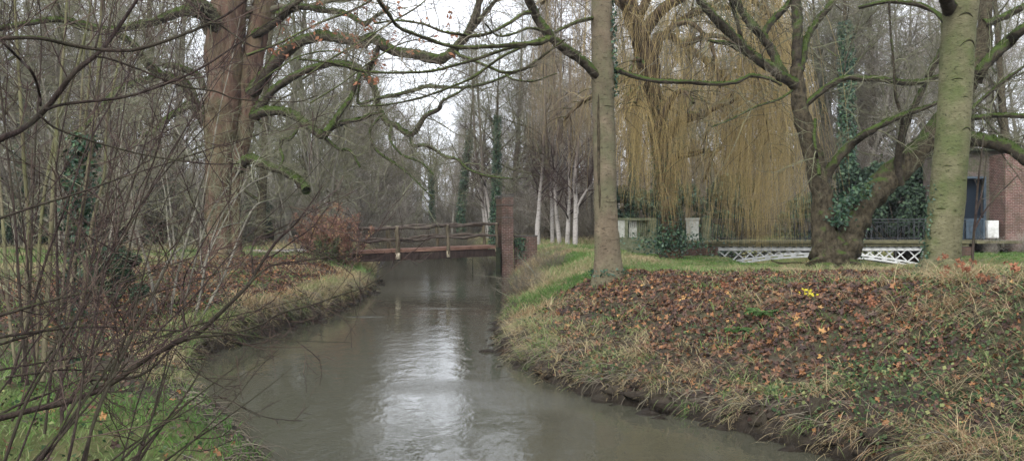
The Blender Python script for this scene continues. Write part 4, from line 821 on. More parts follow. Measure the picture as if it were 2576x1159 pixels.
# ------------------------------------------------------------------ woodland behind
def bare_tree(name, seed, H, r0, bmat, tmat, n1=22, spread=.38, lean=0.0, t0=.22, up=.03, rtw=.012, forks=1, ivy=0, mult=1.0, label=None, cat='tree', amin=35, amax=70):
    global rng
    old = rng; rng = np.random.default_rng(seed)
    th = thing(name, (0, 0, 0), label, cat)
    mbt = MB(); mbc = MB(); spec = []
    for fk in range(forks):
        d0 = np.array([[rng.normal(0, .12) * (forks > 1) + lean, rng.normal(0, .12) * (forks > 1), 1.]])
        P, R = grow(np.array([[rng.normal(0, .12) * (forks > 1), rng.normal(0, .12) * (forks > 1), -.5]]), d0, np.array([H + .5]), np.array([r0]), .02, 16, .045, (0, 0, .02))
        R[:, 0] *= 1.35; R[:, 1] *= 1.1
        mbt.tubes(P, R, 9, .12)
        s, d, rp, t = spawn(P, R, n1, t0, .98, amin, amax, .2); t = np.clip((t - t0) / (1 - t0), 0, 1)
        P1, R1 = grow(s, d, H * spread * (1 - .65 * t) * (.6 + .6 * rng.random(len(s))), rp * .42, .012, 9, .13, (0, 0, up)); mbt.tubes(P1, R1, 5, .1)
        s, d, rp, t = spawn(P1, R1, int(8 * mult), .15, 1, 25, 60); P2, R2 = grow(s, d, H * .13 * (.4 + .8 * rng.random(len(s))) * (1.1 - .5 * t), rp * .55, rtw * .8, 6, .18, (0, 0, up)); mbc.tubes(P2, R2, 3)
        s, d, rp, t = spawn(P2, R2, int(6 * mult), .15, 1, 25, 60); P3, R3 = grow(s, d, H * .06 * (.4 + .8 * rng.random(len(s))), np.minimum(rp * .7, rtw), rtw * .5, 5, .2, (0, 0, up)); mbc.tubes(P3, R3, 3)
        s, d, rp, t = spawn(P3, R3, 3, .2, 1, 25, 60); P4, R4 = grow(s, d, H * .032 * (.4 + .8 * rng.random(len(s))), np.full(len(s), rtw * .6), rtw * .35, 3, .2, (0, 0, up)); mbc.tubes(P4, R4, 3)
        spec.append((P[0], R[0]))
    mbt.build('trunk', bmat, th); mbc.build('crown', tmat, th)
    if ivy:
        mi = MB(); 
        for P, R in spec: ivy_on(P, R * 1.0 + .05, ivy, .16, mi, 0, .62)
        mi.build('ivy', M['ivy'], th)
    rng = old
    return th
def bush(name, seed, H, n, smat, tmat, label, leaf=None, nleaf=0, lsize=.08, spread=.9, cat='bush', r=.018, mult=1.0):
    global rng
    old = rng; rng = np.random.default_rng(seed)
    th = thing(name, (0, 0, 0), label, cat); mbt = MB(); mbc = MB()
    s = np.stack([rng.normal(0, H * .10, n), rng.normal(0, H * .10, n), np.full(n, -.15)], 1); d = np.stack([rng.normal(0, spread, n), rng.normal(0, spread, n), np.full(n, 1.3)], 1)
    P, R = grow(s, d, H * (.6 + .5 * rng.random(n)), r * (.6 + .7 * rng.random(n)), .004, 9, .10, (0, 0, .02)); mbt.tubes(P, R, 4)
    s, d, rp, t = spawn(P, R, int(9 * mult), .15, 1, 20, 55, .2); P1, R1 = grow(s, d, H * .28 * (.3 + .9 * rng.random(len(s))), np.minimum(rp * .6, .01), .004, 6, .16, (0, 0, .03)); mbc.tubes(P1, R1, 3)
    s, d, rp, t = spawn(P1, R1, int(5 * mult), .15, 1, 20, 60, .2); P2, R2 = grow(s, d, H * .11 * (.3 + .9 * rng.random(len(s))), np.full(len(s), .005), .003, 4, .18, (0, 0, .03)); mbc.tubes(P2, R2, 3)
    mbt.build('stems', smat, th); mbc.build('twigs', tmat, th)
    if leaf:
        C = np.concatenate([P1.reshape(-1, 3), P2.reshape(-1, 3)]); C = C[rng.integers(0, len(C), nleaf)] + rng.normal(0, .05, (nleaf, 3)); mi = MB(); leaf_quads(mi, C, lsize); mi.build('leaves', leaf, th)
    rng = old
    return th
def evergreen(name, seed, H, Wd, n, label, mat, cat='bush', ls=.16):
    global rng
    old = rng; rng = np.random.default_rng(seed)
    th = thing(name, (0, 0, 0), label, cat)
    k = 34; cz = rng.random(k) ** .8 * H * .9 + .1; rr = Wd * np.sqrt(np.maximum(1 - (cz / (H * 1.05)) ** 2, .05)) * rng.random(k) ** .5; a = rng.random(k) * 6.3
    cc = np.stack([rr * np.cos(a), rr * np.sin(a), cz], 1); cr = (.10 + .12 * rng.random(k)) * H ** .5 * Wd ** .5
    j = rng.integers(0, k, n); dv = norm(rng.normal(size=(n, 3))); C = cc[j] + dv * (cr[j] * (.55 + .5 * rng.random(n)))[:, None]; C[:, 2] = np.maximum(C[:, 2], .05)
    mi = MB(); leaf_quads(mi, C, ls, up=dv * .8 + np.array([0, 0, .5])); mi.build('foliage', mat, th)
    mt = MB(); s = np.zeros((14, 3)) - [0, 0, .2]; P, R = grow(s, np.stack([rng.normal(0, .4, 14), rng.normal(0, .4, 14), np.ones(14)], 1), np.full(14, H * .85), np.full(14, .05), .01, 8, .1); mt.tubes(P, R, 5); mt.build('stems', M['rough_bark'], th)
    rng = old
    return th
def put(proto, first, u, Y, sc=1.0, rz=None, label=None, group=None, x=None):
    x = (u - CX) * Y / F if x is None else x; loc = (x, Y, float(ground(x, Y)) - .05); rz = random.random() * 6.28 if rz is None else rz
    if first[0]:
        first[0] = False; proto.location = loc; proto.rotation_euler = (0, 0, rz); proto.scale = (sc, sc, sc)
        if label: proto['label'] = label
        if group: proto['group'] = group
        return proto
    return dup(proto, loc, rz, sc, label, group)

protos = []
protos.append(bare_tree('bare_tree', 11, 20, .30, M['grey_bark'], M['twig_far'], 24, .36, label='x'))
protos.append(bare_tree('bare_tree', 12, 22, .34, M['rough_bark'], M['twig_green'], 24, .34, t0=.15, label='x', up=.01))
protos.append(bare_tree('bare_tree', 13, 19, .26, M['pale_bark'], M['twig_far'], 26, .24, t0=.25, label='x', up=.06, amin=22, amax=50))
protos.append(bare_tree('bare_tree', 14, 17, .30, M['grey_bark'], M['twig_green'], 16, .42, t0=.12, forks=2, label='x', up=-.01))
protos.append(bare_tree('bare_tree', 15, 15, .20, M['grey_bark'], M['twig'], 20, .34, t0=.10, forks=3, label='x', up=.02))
ivyp = bare_tree('ivy_clad_tree', 21, 20, .26, M['rough_bark'], M['twig_green'], 22, .26, ivy=5200, label='x', t0=.4)
first = {id(p): [True] for p in protos}; fi = [True]
def trees(lst, label, group, pr=None):
    for (u, Y, s) in lst:
        p = protos[random.randrange(len(protos))] if pr is None else protos[random.choice(pr)]
        put(p, first[id(p)], u, Y, s * (.92 + .16 * random.random()), label=label, group=group)
random.seed(3)
trees([(-60, 40, .9), (70, 46, 1), (160, 38, .8), (250, 52, 1.1), (330, 44, .85), (20, 60, 1.2), (400, 58, 1.1), (120, 70, 1.25), (300, 74, 1.2), (470, 66, 1.1), (210, 60, 1.1), (-20, 80, 1.3), (430, 84, 1.3)], 'bare woodland tree beyond the lawn, left of the twin stemmed brown tree', 'bare trees beyond the left lawn')
trees([(650, 50, .85), (720, 56, 1.0), (800, 50, .75), (690, 78, 1.15), (780, 72, 1.0), (850, 62, .8), (870, 84, 1.05), (930, 74, .8), (620, 90, 1.3)], 'bare woodland tree behind the meadow between the brown tree and the footbridge', 'bare trees behind the footbridge meadow')
trees([(960, 110, .8), (1005, 125, .9), (1118, 130, .9), (1048, 138, .85), (1086, 134, .8), (1030, 120, .7), (1140, 120, .95), (1135, 100, .72), (1180, 112, .8), (1250, 105, .85), (1300, 118, .95), (900, 120, 1.1), (840, 115, 1.2), (1220, 128, .9), (985, 95, .7)], 'hazy bare tree in the distance over the footbridge railing', 'distant trees over the footbridge')
trees([(1330, 78, .95), (1380, 66, .8), (1430, 74, 1.05), (1480, 64, .95), (1560, 58, 1.0), (1600, 68, 1.1), (1500, 88, 1.2), (1400, 96, 1.2), (1650, 80, 1.25), (1720, 62, 1.0), (1790, 72, 1.2)], 'bare tree in the wood behind the brick pillars and the weeping willow', 'bare trees behind the willow')
trees([(1860, 56, .95), (1930, 66, 1.15), (2010, 58, 1.0), (2060, 72, 1.2), (2120, 56, .95), (2210, 60, 1.1), (2290, 54, .9), (2360, 62, 1.1), (2450, 58, 1.0), (2540, 54, .95), (2620, 60, 1.1), (2180, 80, 1.3), (2330, 82, 1.3), (2500, 76, 1.3), (1980, 84, 1.3)], 'bare tree in the wood behind the white bridge and brick building', 'bare trees behind the white bridge')
trees([(20, 95, 1.08), (140, 100, 1.08), (240, 92, 1.04), (350, 105, 1.15), (460, 98, 1.08), (90, 84, 0.94), (390, 88, 1.01), (520, 104, 1.08)], 'tall bare tree deep in the wood behind the left lawn, tops against the sky', 'deep wood behind the left lawn')
trees([(590, 108, 1.08), (660, 100, 1.01), (740, 104, 1.08), (800, 94, 0.94), (860, 108, 0.97), (910, 100, 1.15), (960, 116, 1.1), (1000, 112, .9)], 'tall bare tree deep in the wood left of the far river', 'deep wood left of the far river')
trees([(1250, 98, .9), (1290, 92, 1.05), (1345, 100, 1.02), (1420, 86, 0.98), (1465, 104, 1.19), (1540, 98, 1.19), (1610, 104, 1.23), (1690, 100, 1.23), (1760, 98, 1.23), (1860, 100, 1.23), (1830, 84, 1.07)], 'tall bare tree deep in the wood behind birches and willow', 'deep wood behind birches and willow')
trees([(1950, 98, 1.23), (2030, 104, 1.23), (2100, 92, 1.15), (2160, 100, 1.23), (2230, 96, 1.23), (2300, 102, 1.27), (2370, 94, 1.19), (2430, 98, 1.23), (2500, 92, 1.23), (2570, 98, 1.23), (2270, 74, 1.02), (2400, 78, 0.98), (2600, 84, 1.07), (2140, 68, 1.1)], 'tall bare tree deep in the wood behind forked tree and brick building', 'deep wood behind the brick building')
for u, Y, s, lab in ((1162, 84, .95, 'ivy clad tree with dark green trunk standing above the middle of the footbridge rail'), (1243, 66, .82, 'bright ivy covered tree directly behind the left of the brick pillars'), (1090, 100, .8, 'ivy wrapped tree in the far wood left of centre above the bridge'), (1590, 58, .85, 'ivy covered tree just right of the smooth straight trunk, behind the balustrade'), (2140, 50, 1.05, 'tall ivy clad tree rising behind the mossy forked tree'), (2085, 60, 1.0, 'ivy clad tree further back, left of the forked tree stems'), (1700, 60, .9, 'ivy clad tree hidden behind the willow curtain'), (60, 52, .9, 'ivy clad tree beyond the lawn near the left edge')):
    put(ivyp, fi, u, Y, s, label=lab)
# birches traced one by one
def birch(pts, Y, label, fork=None):
    b = thing('birch', W(pts[0][0], pts[0][1], Y), label, 'birch tree'); P, R = path3([(u, v, r) for u, v, r in pts], Y, Y, 6, .3)
    P = np.vstack([P[0] - [0, 0, .4], P]); R = np.concatenate([[R[0] * 1.2], R]); mb = MB(); mb.tube(P, R, 9, .1); mb.build('trunk', M['birch_bark'], b)
    mb = MB(); P = P[None]; R = R[None]; s, d, rp, t = spawn(P, R, 26, .35, 1, 30, 60, .2); P1, R1 = grow(s, d, 2.8 * (.4 + .8 * rng.random(len(s))), rp * .35 + .006, .006, 8, .14, (0, 0, .02)); mb.tubes(P1, R1, 4)
    s, d, rp, t = spawn(P1, R1, 8, .1, 1, 25, 60); P2, R2 = grow(s, d, 1.3 * (.4 + .8 * rng.random(len(s))), np.full(len(s), .008), .005, 6, .15, (0, 0, -.12)); mb.tubes(P2, R2, 3)
    s, d, rp, t = spawn(P2, R2, 5, .1, 1, 25, 60); P3, R3 = grow(s, d, .7 * (.4 + .8 * rng.random(len(s))), np.full(len(s), .005), .004, 4, .15, (0, 0, -.2)); mb.tubes(P3, R3, 3); mb.build('crown', M['twig_red'], b)
birch([(1352, 602, 7), (1352, 570, 6.5), (1355, 530, 5), (1358, 480, 4), (1365, 400, 3.5), (1370, 250, 3), (1372, 80, 2), (1375, -60, 1)], 52, 'white birch with wide base nearest the wing wall, leaning right')
birch([(1389, 600, 5), (1388, 560, 5), (1388, 510, 4), (1386, 450, 3.5), (1392, 300, 3), (1395, 100, 2), (1398, -50, 1)], 54, 'slim white birch, second from the left in the row behind the path')
birch([(1406, 605, 6), (1403, 570, 5.5), (1398, 520, 5), (1396, 440, 4.5), (1404, 330, 4), (1410, 150, 3), (1412, -60, 1)], 52, 'white birch close beside the slim one, third from the left behind the path')
birch([(1427, 606, 6), (1428, 580, 6), (1430, 540, 5), (1432, 480, 4), (1432, 300, 3), (1434, 100, 2)], 51, 'grey birch with ivy patches, fourth from the left behind the path')
birch([(1446, 610, 7), (1447, 570, 6.5), (1448, 510, 5.5), (1445, 460, 5), (1450, 400, 4), (1462, 280, 3.2), (1470, 100, 2.2), (1475, -40, 1)], 50, 'brightest white birch immediately left of the smooth straight trunk')
birch([(1452, 520, 3), (1468, 490, 3), (1490, 460, 2.6), (1510, 440, 2), (1530, 380, 1.5)], 50, 'pale slanting birch limb leaning right towards the smooth straight trunk')
birch([(1220, 585, 3.5), (1214, 520, 3.5), (1206, 460, 3), (1196, 380, 2.8), (1190, 250, 2.4), (1186, 120, 1.6)], 72, 'thin pale birch leaning left, behind the right half of the footbridge')
birch([(1236, 588, 4.5), (1230, 530, 4.2), (1222, 480, 4), (1214, 430, 3.6), (1208, 330, 3), (1200, 200, 2.4), (1196, 80, 1.6)], 70, 'thicker pale birch leaning left just before the ivy covered tree by the pillars')
birch([(1228, 586, 3), (1222, 540, 3), (1218, 500, 2.8), (1212, 400, 2.4), (1224, 280, 2)], 71, 'faint pale birch between the two leaning birches behind the footbridge')

# undergrowth
rb = bush('red_leaved_bush', 31, 2.5, 22, M['shrub_bark'], M['twig'], 'bush with dry reddish brown leaves at the left end of the wooden footbridge', M['red_bush_leaf'], 5200, .09, .8, mult=.7)
xr_ = W(848, 0, 36.6)[0]; rb.location = (xr_, 36.4, float(ground(xr_, 36.4)) - .1)
yb = bush('yellow_leaved_bush', 32, 1.2, 20, M['shrub_bark'], M['twig_green'], 'low yellow green bush at the foot of the red leaved bush', M['ground_ivy'], 900, .07, .9); x_ = W(828, 0, 36)[0]; yb.location = (x_, 35.6, float(ground(x_, 35.6)) - .05)
rb2 = dup(rb, (W(800, 0, 38)[0], 38, float(ground(W(800, 0, 38)[0], 38))), 2.0, .8, label='smaller brown bush left of the red leaved bush, before the bare trees')
bp = bush('bare_bush', 33, 3.4, 46, M['grey_bark'], M['twig_far'], 'x', spread=.75); bp2 = bush('bare_bush', 34, 2.6, 50, M['grey_bark'], M['twig'], 'x', spread=.9)
f1 = [True]; f2 = [True]
random.seed(5)
def bushes(u0, u1, n, Y0, Y1, s0, s1, label, group, only=None):
    for i in range(n):
        u = u0 + (u1 - u0) * (i + random.random() * .9) / n; Y = Y0 + (Y1 - Y0) * random.random(); p, f = ((bp, f1), (bp2, f2))[random.random() < .5 if only is None else only]
        if abs(u - 1066) < 15 and Y > 90: continue
        put(p, f, u, Y, s0 + (s1 - s0) * random.random(), label=label, group=group)
bushes(640, 1140, 20, 62, 100, 1.0, 1.7, 'twiggy leafless bush in the undergrowth left of the river beyond the footbridge', 'undergrowth left of the far river')
bushes(930, 1330, 22, 100, 150, 1.6, 2.6, 'hazy leafless bush along the distant bank above the footbridge railing', 'distant riverside bushes')
bushes(-80, 640, 34, 50, 68, 1.1, 1.9, 'twiggy bush under the wood beyond the left lawn', 'bushes beyond the left lawn')
bushes(1290, 1700, 24, 62, 80, 1.2, 2.0, 'leafless bush in the undergrowth behind the birches and brick pillars', 'undergrowth behind the birches')
bushes(1700, 2450, 26, 56, 70, 1.2, 2.1, 'leafless bush behind the white bridge', 'undergrowth behind the white bridge')
bushes(2490, 2600, 2, 39, 40, .28, .36, 'small leafless bush at the foot of the red brick wing', 'bushes at the foot of the brick building', 0)
# small dark thicket at the water beyond the bridge, debris by the pillar
tb = dup(bp2, (W(1225, 0, 44)[0], 43.5, 0.1), 1.0, .62, label='dark tangled bush overhanging the water under the right end of the footbridge'); tb2 = dup(bp2, (W(1150, 0, 62)[0], 64, .3), 2.0, .75, label='dark thicket on the right bank beyond the footbridge, seen through its railing')
eg = evergreen('evergreen_bush', 41, 3.4, 2.0, 9000, 'x', M['evergreen']); fe = [True]
for i, (u, Y, s, lab) in enumerate([(150, 47, .8, 'dark evergreen bush beyond the lawn near the left edge'), (300, 50, 1.1, 'dark evergreen bush beyond the pale path, left of the brown tree'), (440, 52, 1.2, 'dark evergreen bush immediately left of the brown tree trunk'), (30, 50, 1.0, 'dark evergreen bush at the far left edge of the lawn'), (640, 60, .9, 'dark evergreen bush seen just right of the brown tree trunk'), (2190, 49, 1.3, 'ivy covered bank of evergreen right of the forked tree'), (2260, 47.5, 1.1, 'evergreen bush over the white bridge, middle of the gap before the greenish trunk'), (2320, 48, 1.4, 'tall evergreen bush just left of the greenish trunk'), (2040, 50, 1.0, 'evergreen bush behind the willow strands, left of the forked tree'), (1575, 50, 1.0, 'dark evergreen bush behind the balustrade'), (1700, 52, 1.1, 'dark evergreen bush behind the white pedestals'), (1840, 54, 1.2, 'evergreen bush behind the golden strands'), (1800, 49, .7, 'low evergreen bush between pedestals and white bridge'), (2505, 41, .2, 'small evergreen shrub against the brick building below its doorway')]):
    put(eg, fe, u, Y, s, label=lab)
# far wood closing the view
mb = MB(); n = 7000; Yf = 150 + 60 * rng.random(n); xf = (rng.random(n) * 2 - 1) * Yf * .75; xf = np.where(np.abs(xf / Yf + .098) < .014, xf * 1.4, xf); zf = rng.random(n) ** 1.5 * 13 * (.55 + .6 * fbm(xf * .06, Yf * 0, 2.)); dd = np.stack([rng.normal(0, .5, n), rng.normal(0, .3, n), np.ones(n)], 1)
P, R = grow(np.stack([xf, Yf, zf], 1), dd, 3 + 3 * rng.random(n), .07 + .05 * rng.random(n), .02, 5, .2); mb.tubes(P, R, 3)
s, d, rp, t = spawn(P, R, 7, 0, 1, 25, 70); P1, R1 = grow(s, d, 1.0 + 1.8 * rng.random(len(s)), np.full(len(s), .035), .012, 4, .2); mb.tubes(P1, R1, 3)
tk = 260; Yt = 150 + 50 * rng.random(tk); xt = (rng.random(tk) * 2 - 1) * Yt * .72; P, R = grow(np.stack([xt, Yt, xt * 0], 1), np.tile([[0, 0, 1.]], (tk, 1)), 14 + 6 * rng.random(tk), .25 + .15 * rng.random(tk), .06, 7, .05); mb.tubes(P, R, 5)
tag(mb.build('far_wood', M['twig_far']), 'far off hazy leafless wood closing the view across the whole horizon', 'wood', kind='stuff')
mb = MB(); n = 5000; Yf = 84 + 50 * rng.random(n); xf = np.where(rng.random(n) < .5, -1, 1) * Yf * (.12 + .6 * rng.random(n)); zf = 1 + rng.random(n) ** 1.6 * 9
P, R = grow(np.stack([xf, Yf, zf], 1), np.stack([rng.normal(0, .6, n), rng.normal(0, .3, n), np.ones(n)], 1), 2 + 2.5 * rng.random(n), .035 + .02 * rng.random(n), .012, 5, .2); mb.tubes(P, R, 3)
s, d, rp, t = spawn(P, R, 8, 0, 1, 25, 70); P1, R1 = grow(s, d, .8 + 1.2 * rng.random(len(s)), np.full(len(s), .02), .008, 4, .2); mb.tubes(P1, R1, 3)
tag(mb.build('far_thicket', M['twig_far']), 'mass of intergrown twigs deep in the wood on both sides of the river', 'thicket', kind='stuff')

# ------------------------------------------------------------------ thicket of bare shrubs at the left, near the camera
def near_shrub(label, limbs, Y0, Y1, mat, tmat, tw=(5, 5, 3), L=(.55, .3, .14), name='bare_shrub', r=(.0045, .0028, .0018), up=.04, wig=.1):
    b = thing(name, W(limbs[0][0][0], limbs[0][0][1], Y0), label, 'shrub'); S = []
    for pts in limbs:
        ya = Y0 + (Y1 - Y0) * rng.random() * .5; P, R = path3(pts, ya, ya + (Y1 - Y0) * .5, 6, .3); R = R * .87; mb = MB(); mb.tube(P, R, 7, .08); mb.build('branch', mat, b); S.append((P, R))
    mb = MB(); twigwork(S, mb, tw, L, r, wig, up, .12); mb.build('twigs', tmat, b)
    return b
near_shrub('long brown branch rising from the left edge towards the top with thinner side branches', [
    [(-60, 385, 10), (0, 350, 9.5), (55, 325, 9), (115, 275, 8.5), (185, 185, 7.5), (240, 140, 7), (280, 95, 6), (345, 0, 5), (380, -60, 4)],
    [(112, 278, 5), (150, 265, 4.5), (200, 258, 4.5), (310, 245, 4), (400, 218, 3.5), (500, 175, 3), (600, 110, 2.5), (700, 40, 2), (760, 0, 1.5)],
    [(100, 290, 3.5), (135, 320, 3), (200, 345, 3), (290, 372, 2.5), (390, 395, 2.5), (520, 412, 2), (600, 412, 1.5)],
    [(240, 142, 3), (280, 150, 3), (350, 175, 2.8), (450, 215, 2.5), (540, 230, 2.3), (600, 250, 2), (740, 257, 1.5), (800, 240, 1)]], 5.5, 6.5, M['shrub_bark'], M['twig_red'], tw=(7, 4, 2))
near_shrub('dark arching branch crossing the upper left corner from edge to the brown tree', [
    [(-60, 100, 6.5), (0, 97, 6.3), (100, 97, 6), (200, 118, 5.8), (300, 128, 5.5), (370, 118, 5), (480, 80, 4.2), (565, 40, 3.5), (620, 0, 2.8), (650, -30, 2)],
    [(480, 80, 2), (520, 60, 2), (545, 60, 2), (570, 75, 2), (620, 110, 1.8), (650, 120, 1.5), (700, 122, 1)],
    [(-40, 60, 4), (20, 120, 4), (60, 160, 4), (85, 190, 4), (100, 240, 4), (102, 265, 3.5)],
    [(240, 120, 3), (255, 60, 2.5), (262, 10, 2.3), (255, -40, 2)]], 5.0, 6.0, M['shrub_bark'], M['twig_red'], tw=(7, 4, 2))
near_shrub('low thick branch sweeping from the lower left corner up over the river bend', [
    [(-60, 1065, 11), (0, 1050, 10.5), (80, 1029, 10), (159, 1011, 9.5), (239, 984, 9), (297, 952, 8.5), (372, 899, 8), (452, 857, 7.5), (494, 841, 7), (563, 777, 6), (622, 718, 5.5), (648, 676, 5), (691, 612, 4), (740, 565, 3.2), (775, 520, 2.4), (810, 470, 1.6)],
    [(470, 852, 4), (500, 846, 4), (558, 841, 3.8), (610, 830, 3.6), (659, 814, 3.3), (707, 787, 3), (786, 766, 2.6), (860, 740, 2), (920, 720, 1.5), (980, 680, 1)],
    [(159, 1032, 5), (202, 968, 5), (230, 955, 4.5), (266, 952, 4.5), (340, 947, 4), (393, 915, 3.5), (450, 850, 3)],
    [(622, 718, 3), (650, 690, 2.6), (691, 665, 2.4), (765, 655, 2), (860, 644, 1.6), (930, 640, 1)],
    [(636, 688, 3), (634, 655, 3), (633, 630, 3), (645, 600, 3), (680, 585, 2.6), (712, 570, 2.4), (770, 540, 1.8), (830, 505, 1.2)],
    [(462, 845, 2.5), (462, 780, 2.2), (463, 702, 2), (489, 649, 2), (540, 560, 1.6), (600, 470, 1.2)]], 6.3, 7.4, M['shrub_bark'], M['twig_red'], tw=(8, 5, 3))
rs = random.Random(12)
def stems(n, ub, vb, la, lb, ta, tb, r):
    out = []
    for i in range(n):
        u = rs.uniform(*ub); v = rs.uniform(*vb); a = rad(rs.uniform(la, lb)); L = rs.uniform(ta, tb); pts = []; rr = r * rs.uniform(.6, 1.3); bend = rs.uniform(-.25, .35)
        for k in range(7):
            pts.append((u, v, rr * (1 - k / 7.5))); aa = a + bend * k / 6 + rs.uniform(-.09, .09); u += math.sin(aa) * L / 6; v -= math.cos(aa) * L / 6
        out.append(pts)
    return out
near_shrub('bare shrub with dark reddish stems fanning up to the right from the bottom left corner', stems(9, (-60, 260), (1150, 1230), 5, 45, 500, 1150, 5.5), 5.2, 6.8, M['shrub_bark'], M['twig_red'], tw=(7, 4, 2))
near_shrub('bare shrub with thin wands leaning over the grassy bank at bottom left', stems(9, (160, 420), (1160, 1230), 12, 58, 300, 650, 3.6), 6.0, 7.6, M['shrub_bark'], M['twig_red'], tw=(6, 3, 2), L=(.4, .2, .1))
near_shrub('bare shrub crossing from the left edge with long slanting purple brown stems', stems(9, (-120, 20), (500, 1100), 35, 85, 400, 1000, 4.5), 5.6, 7.4, M['shrub_bark'], M['twig_red'], tw=(8, 4, 2))
near_shrub('bare shrub with many upright dark stems reaching the top left of the picture', stems(10, (-60, 300), (880, 1100), -12, 32, 900, 1300, 5), 7.5, 9.5, M['shrub_bark'], M['twig_red'], tw=(8, 4, 3), L=(.8, .4, .2))
near_shrub('pale yellow green pole stems standing in a clump on the left bank', [
    [(108, 960, 8), (112, 880, 8), (118, 760, 7.5), (126, 640, 7), (132, 520, 6.5), (140, 380, 6), (150, 250, 5), (165, 60, 4), (170, -60, 3)],
    [(60, 950, 7), (64, 840, 7), (66, 700, 6.5), (72, 560, 6), (60, 400, 5.5), (50, 220, 5), (40, 60, 4), (36, -40, 3)],
    [(160, 930, 7), (168, 850, 7), (178, 720, 6.5), (196, 600, 6), (212, 500, 6), (228, 380, 6), (244, 240, 6), (252, 100, 5), (258, -40, 4)],
    [(190, 900, 5), (200, 800, 5), (216, 680, 5), (232, 560, 4.5), (262, 440, 4), (270, 300, 3.5), (300, 150, 3), (330, 20, 2)],
    [(90, 940, 6), (96, 800, 6), (98, 640, 5.5), (110, 500, 5), (128, 400, 5), (148, 300, 4.5), (190, 180, 4), (220, 60, 3), (235, -40, 2)],
    [(40, 930, 5), (20, 760, 5), (10, 600, 5), (0, 460, 4), (-20, 300, 4)],
    [(140, 940, 4), (150, 800, 4), (160, 700, 4), (170, 560, 3.5), (195, 400, 3), (205, 240, 3), (215, 80, 2)]], 10.5, 12, M['yellow_stem'], M['twig_lichen'], tw=(5, 5, 3), L=(1.1, .5, .25), name='pole_stems', r=(.008, .005, .003))
# ivy column
iv = thing('ivy_plant', W(185, 880, 11.3), 'slim stem wrapped in glossy blue green ivy among the pole stems on the left', 'ivy'); P, R = path3([(172, 930, 6), (180, 820, 6), (186, 700, 6), (192, 600, 6), (200, 500, 6), (205, 400, 5), (212, 330, 4), (225, 200, 3), (230, 60, 2)], 11.3, 11.3, 6)
mb = MB(); mb.tube(P, R, 8, .1); mb.build('stem', M['yellow_stem'], iv); mb = MB(); ivy_on(P, R + .03, 700, .085, mb, .02, .74); ivy_on(P, R + .06, 250, .085, mb, .4, .72); mb.build('ivy', M['ivy'], iv)
iv2 = dup(eg, (W(290, 0, 17)[0], 17, float(ground(W(290, 0, 17)[0], 17)) + .35), 1., .32, label='low ivy leaved shrub between the left shrubs and the brown tree')
# lichen pale shrub before the brown tree
near_shrub('shrub with pale lichen covered crooked twigs in front of the brown tree', [[(470, 860, 4), (500, 760, 4), (520, 650, 3.5), (560, 540, 3), (620, 470, 2.5), (680, 440, 2)], [(420, 850, 4), (440, 720, 4), (470, 600, 3.5), (500, 480, 3), (470, 380, 2.5), (430, 300, 2)], [(480, 850, 4), (560, 700, 3.5), (600, 600, 3), (640, 520, 2.5), (690, 500, 2)], [(400, 860, 4), (380, 700, 4), (340, 560, 3), (330, 430, 3), (360, 330, 2)], [(440, 860, 3), (520, 560, 3), (600, 430, 2.5), (590, 360, 2)], [(350, 860, 3), (420, 660, 3), (520, 590, 2.5), (600, 560, 2), (660, 570, 1.5)]], 17, 20, M['grey_bark'], M['twig_lichen'], tw=(7, 5, 4), L=(1.0, .55, .3), r=(.009, .006, .004), wig=.22)
near_shrub('bare shrub with upright grey stems between the pole stems and the brown tree', stems(5, (250, 520), (700, 790), -10, 22, 450, 800, 4), 24, 28, M['grey_bark'], M['twig_green'], tw=(6, 5, 3), L=(1.6, .8, .4), r=(.012, .008, .005))
near_shrub('bare shrub with slanting stems behind the pole stems near the left edge', stems(4, (-60, 260), (740, 860), -5, 30, 500, 900, 4.5), 15, 19, M['shrub_bark'], M['twig'], tw=(6, 5, 3), L=(1.3, .7, .3), r=(.010, .006, .004))
near_shrub('clump of slim upright bare stems on the meadow between brown tree and red bush', stems(8, (740, 850), (620, 640), -14, 20, 350, 620, 4.5), 38, 42, M['grey_bark'], M['twig_green'], tw=(6, 6, 4), L=(1.8, .9, .4), r=(.015, .010, .007))
# sapling before the building and one with orange leaves near the right edge
near_shrub('thin pale sapling standing in front of the brick building doorway', [[(2444, 700, 4.5), (2446, 640, 4.2), (2450, 580, 4), (2454, 540, 3.8), (2458, 480, 3), (2464, 420, 2.5), (2474, 340, 2)], [(2451, 578, 2.5), (2470, 540, 2.5), (2500, 500, 2.2), (2530, 470, 1.8), (2560, 440, 1.4)], [(2454, 540, 2.4), (2468, 490, 2.2), (2476, 440, 1.8), (2482, 380, 1.2)]], 18, 18.6, M['shrub_bark'], M['twig'], tw=(2, 2, 0), name='sapling', L=(.5, .3, .1))

# ------------------------------------------------------------------ ground cover
def scatter(n, Y0, Y1, u0, u1, pw=1.0):
    Y = Y0 + (Y1 - Y0) * rng.random(n) ** pw; u = u0 + (u1 - u0) * rng.random(n); x = (u - CX) * Y / F
    return x, Y
def gnorm(x, y, e=.12):
    hx = (ground(x + e, y) - ground(x - e, y)) / (2 * e); hy = (ground(x, y + e) - ground(x, y - e)) / (2 * e)
    return norm(np.stack([-hx, -hy, np.ones_like(x)], 1))
def area_scatter(n, Y0, Y1, m=420):
    """points spread evenly over the ground area inside the view (plus a margin)"""
    n = int(n * 1.19); Y = np.sqrt(Y0 ** 2 + (Y1 ** 2 - Y0 ** 2) * rng.random(n)); u = -m + (2575 + 2 * m) * rng.random(n); return (u - CX) * Y / F, Y
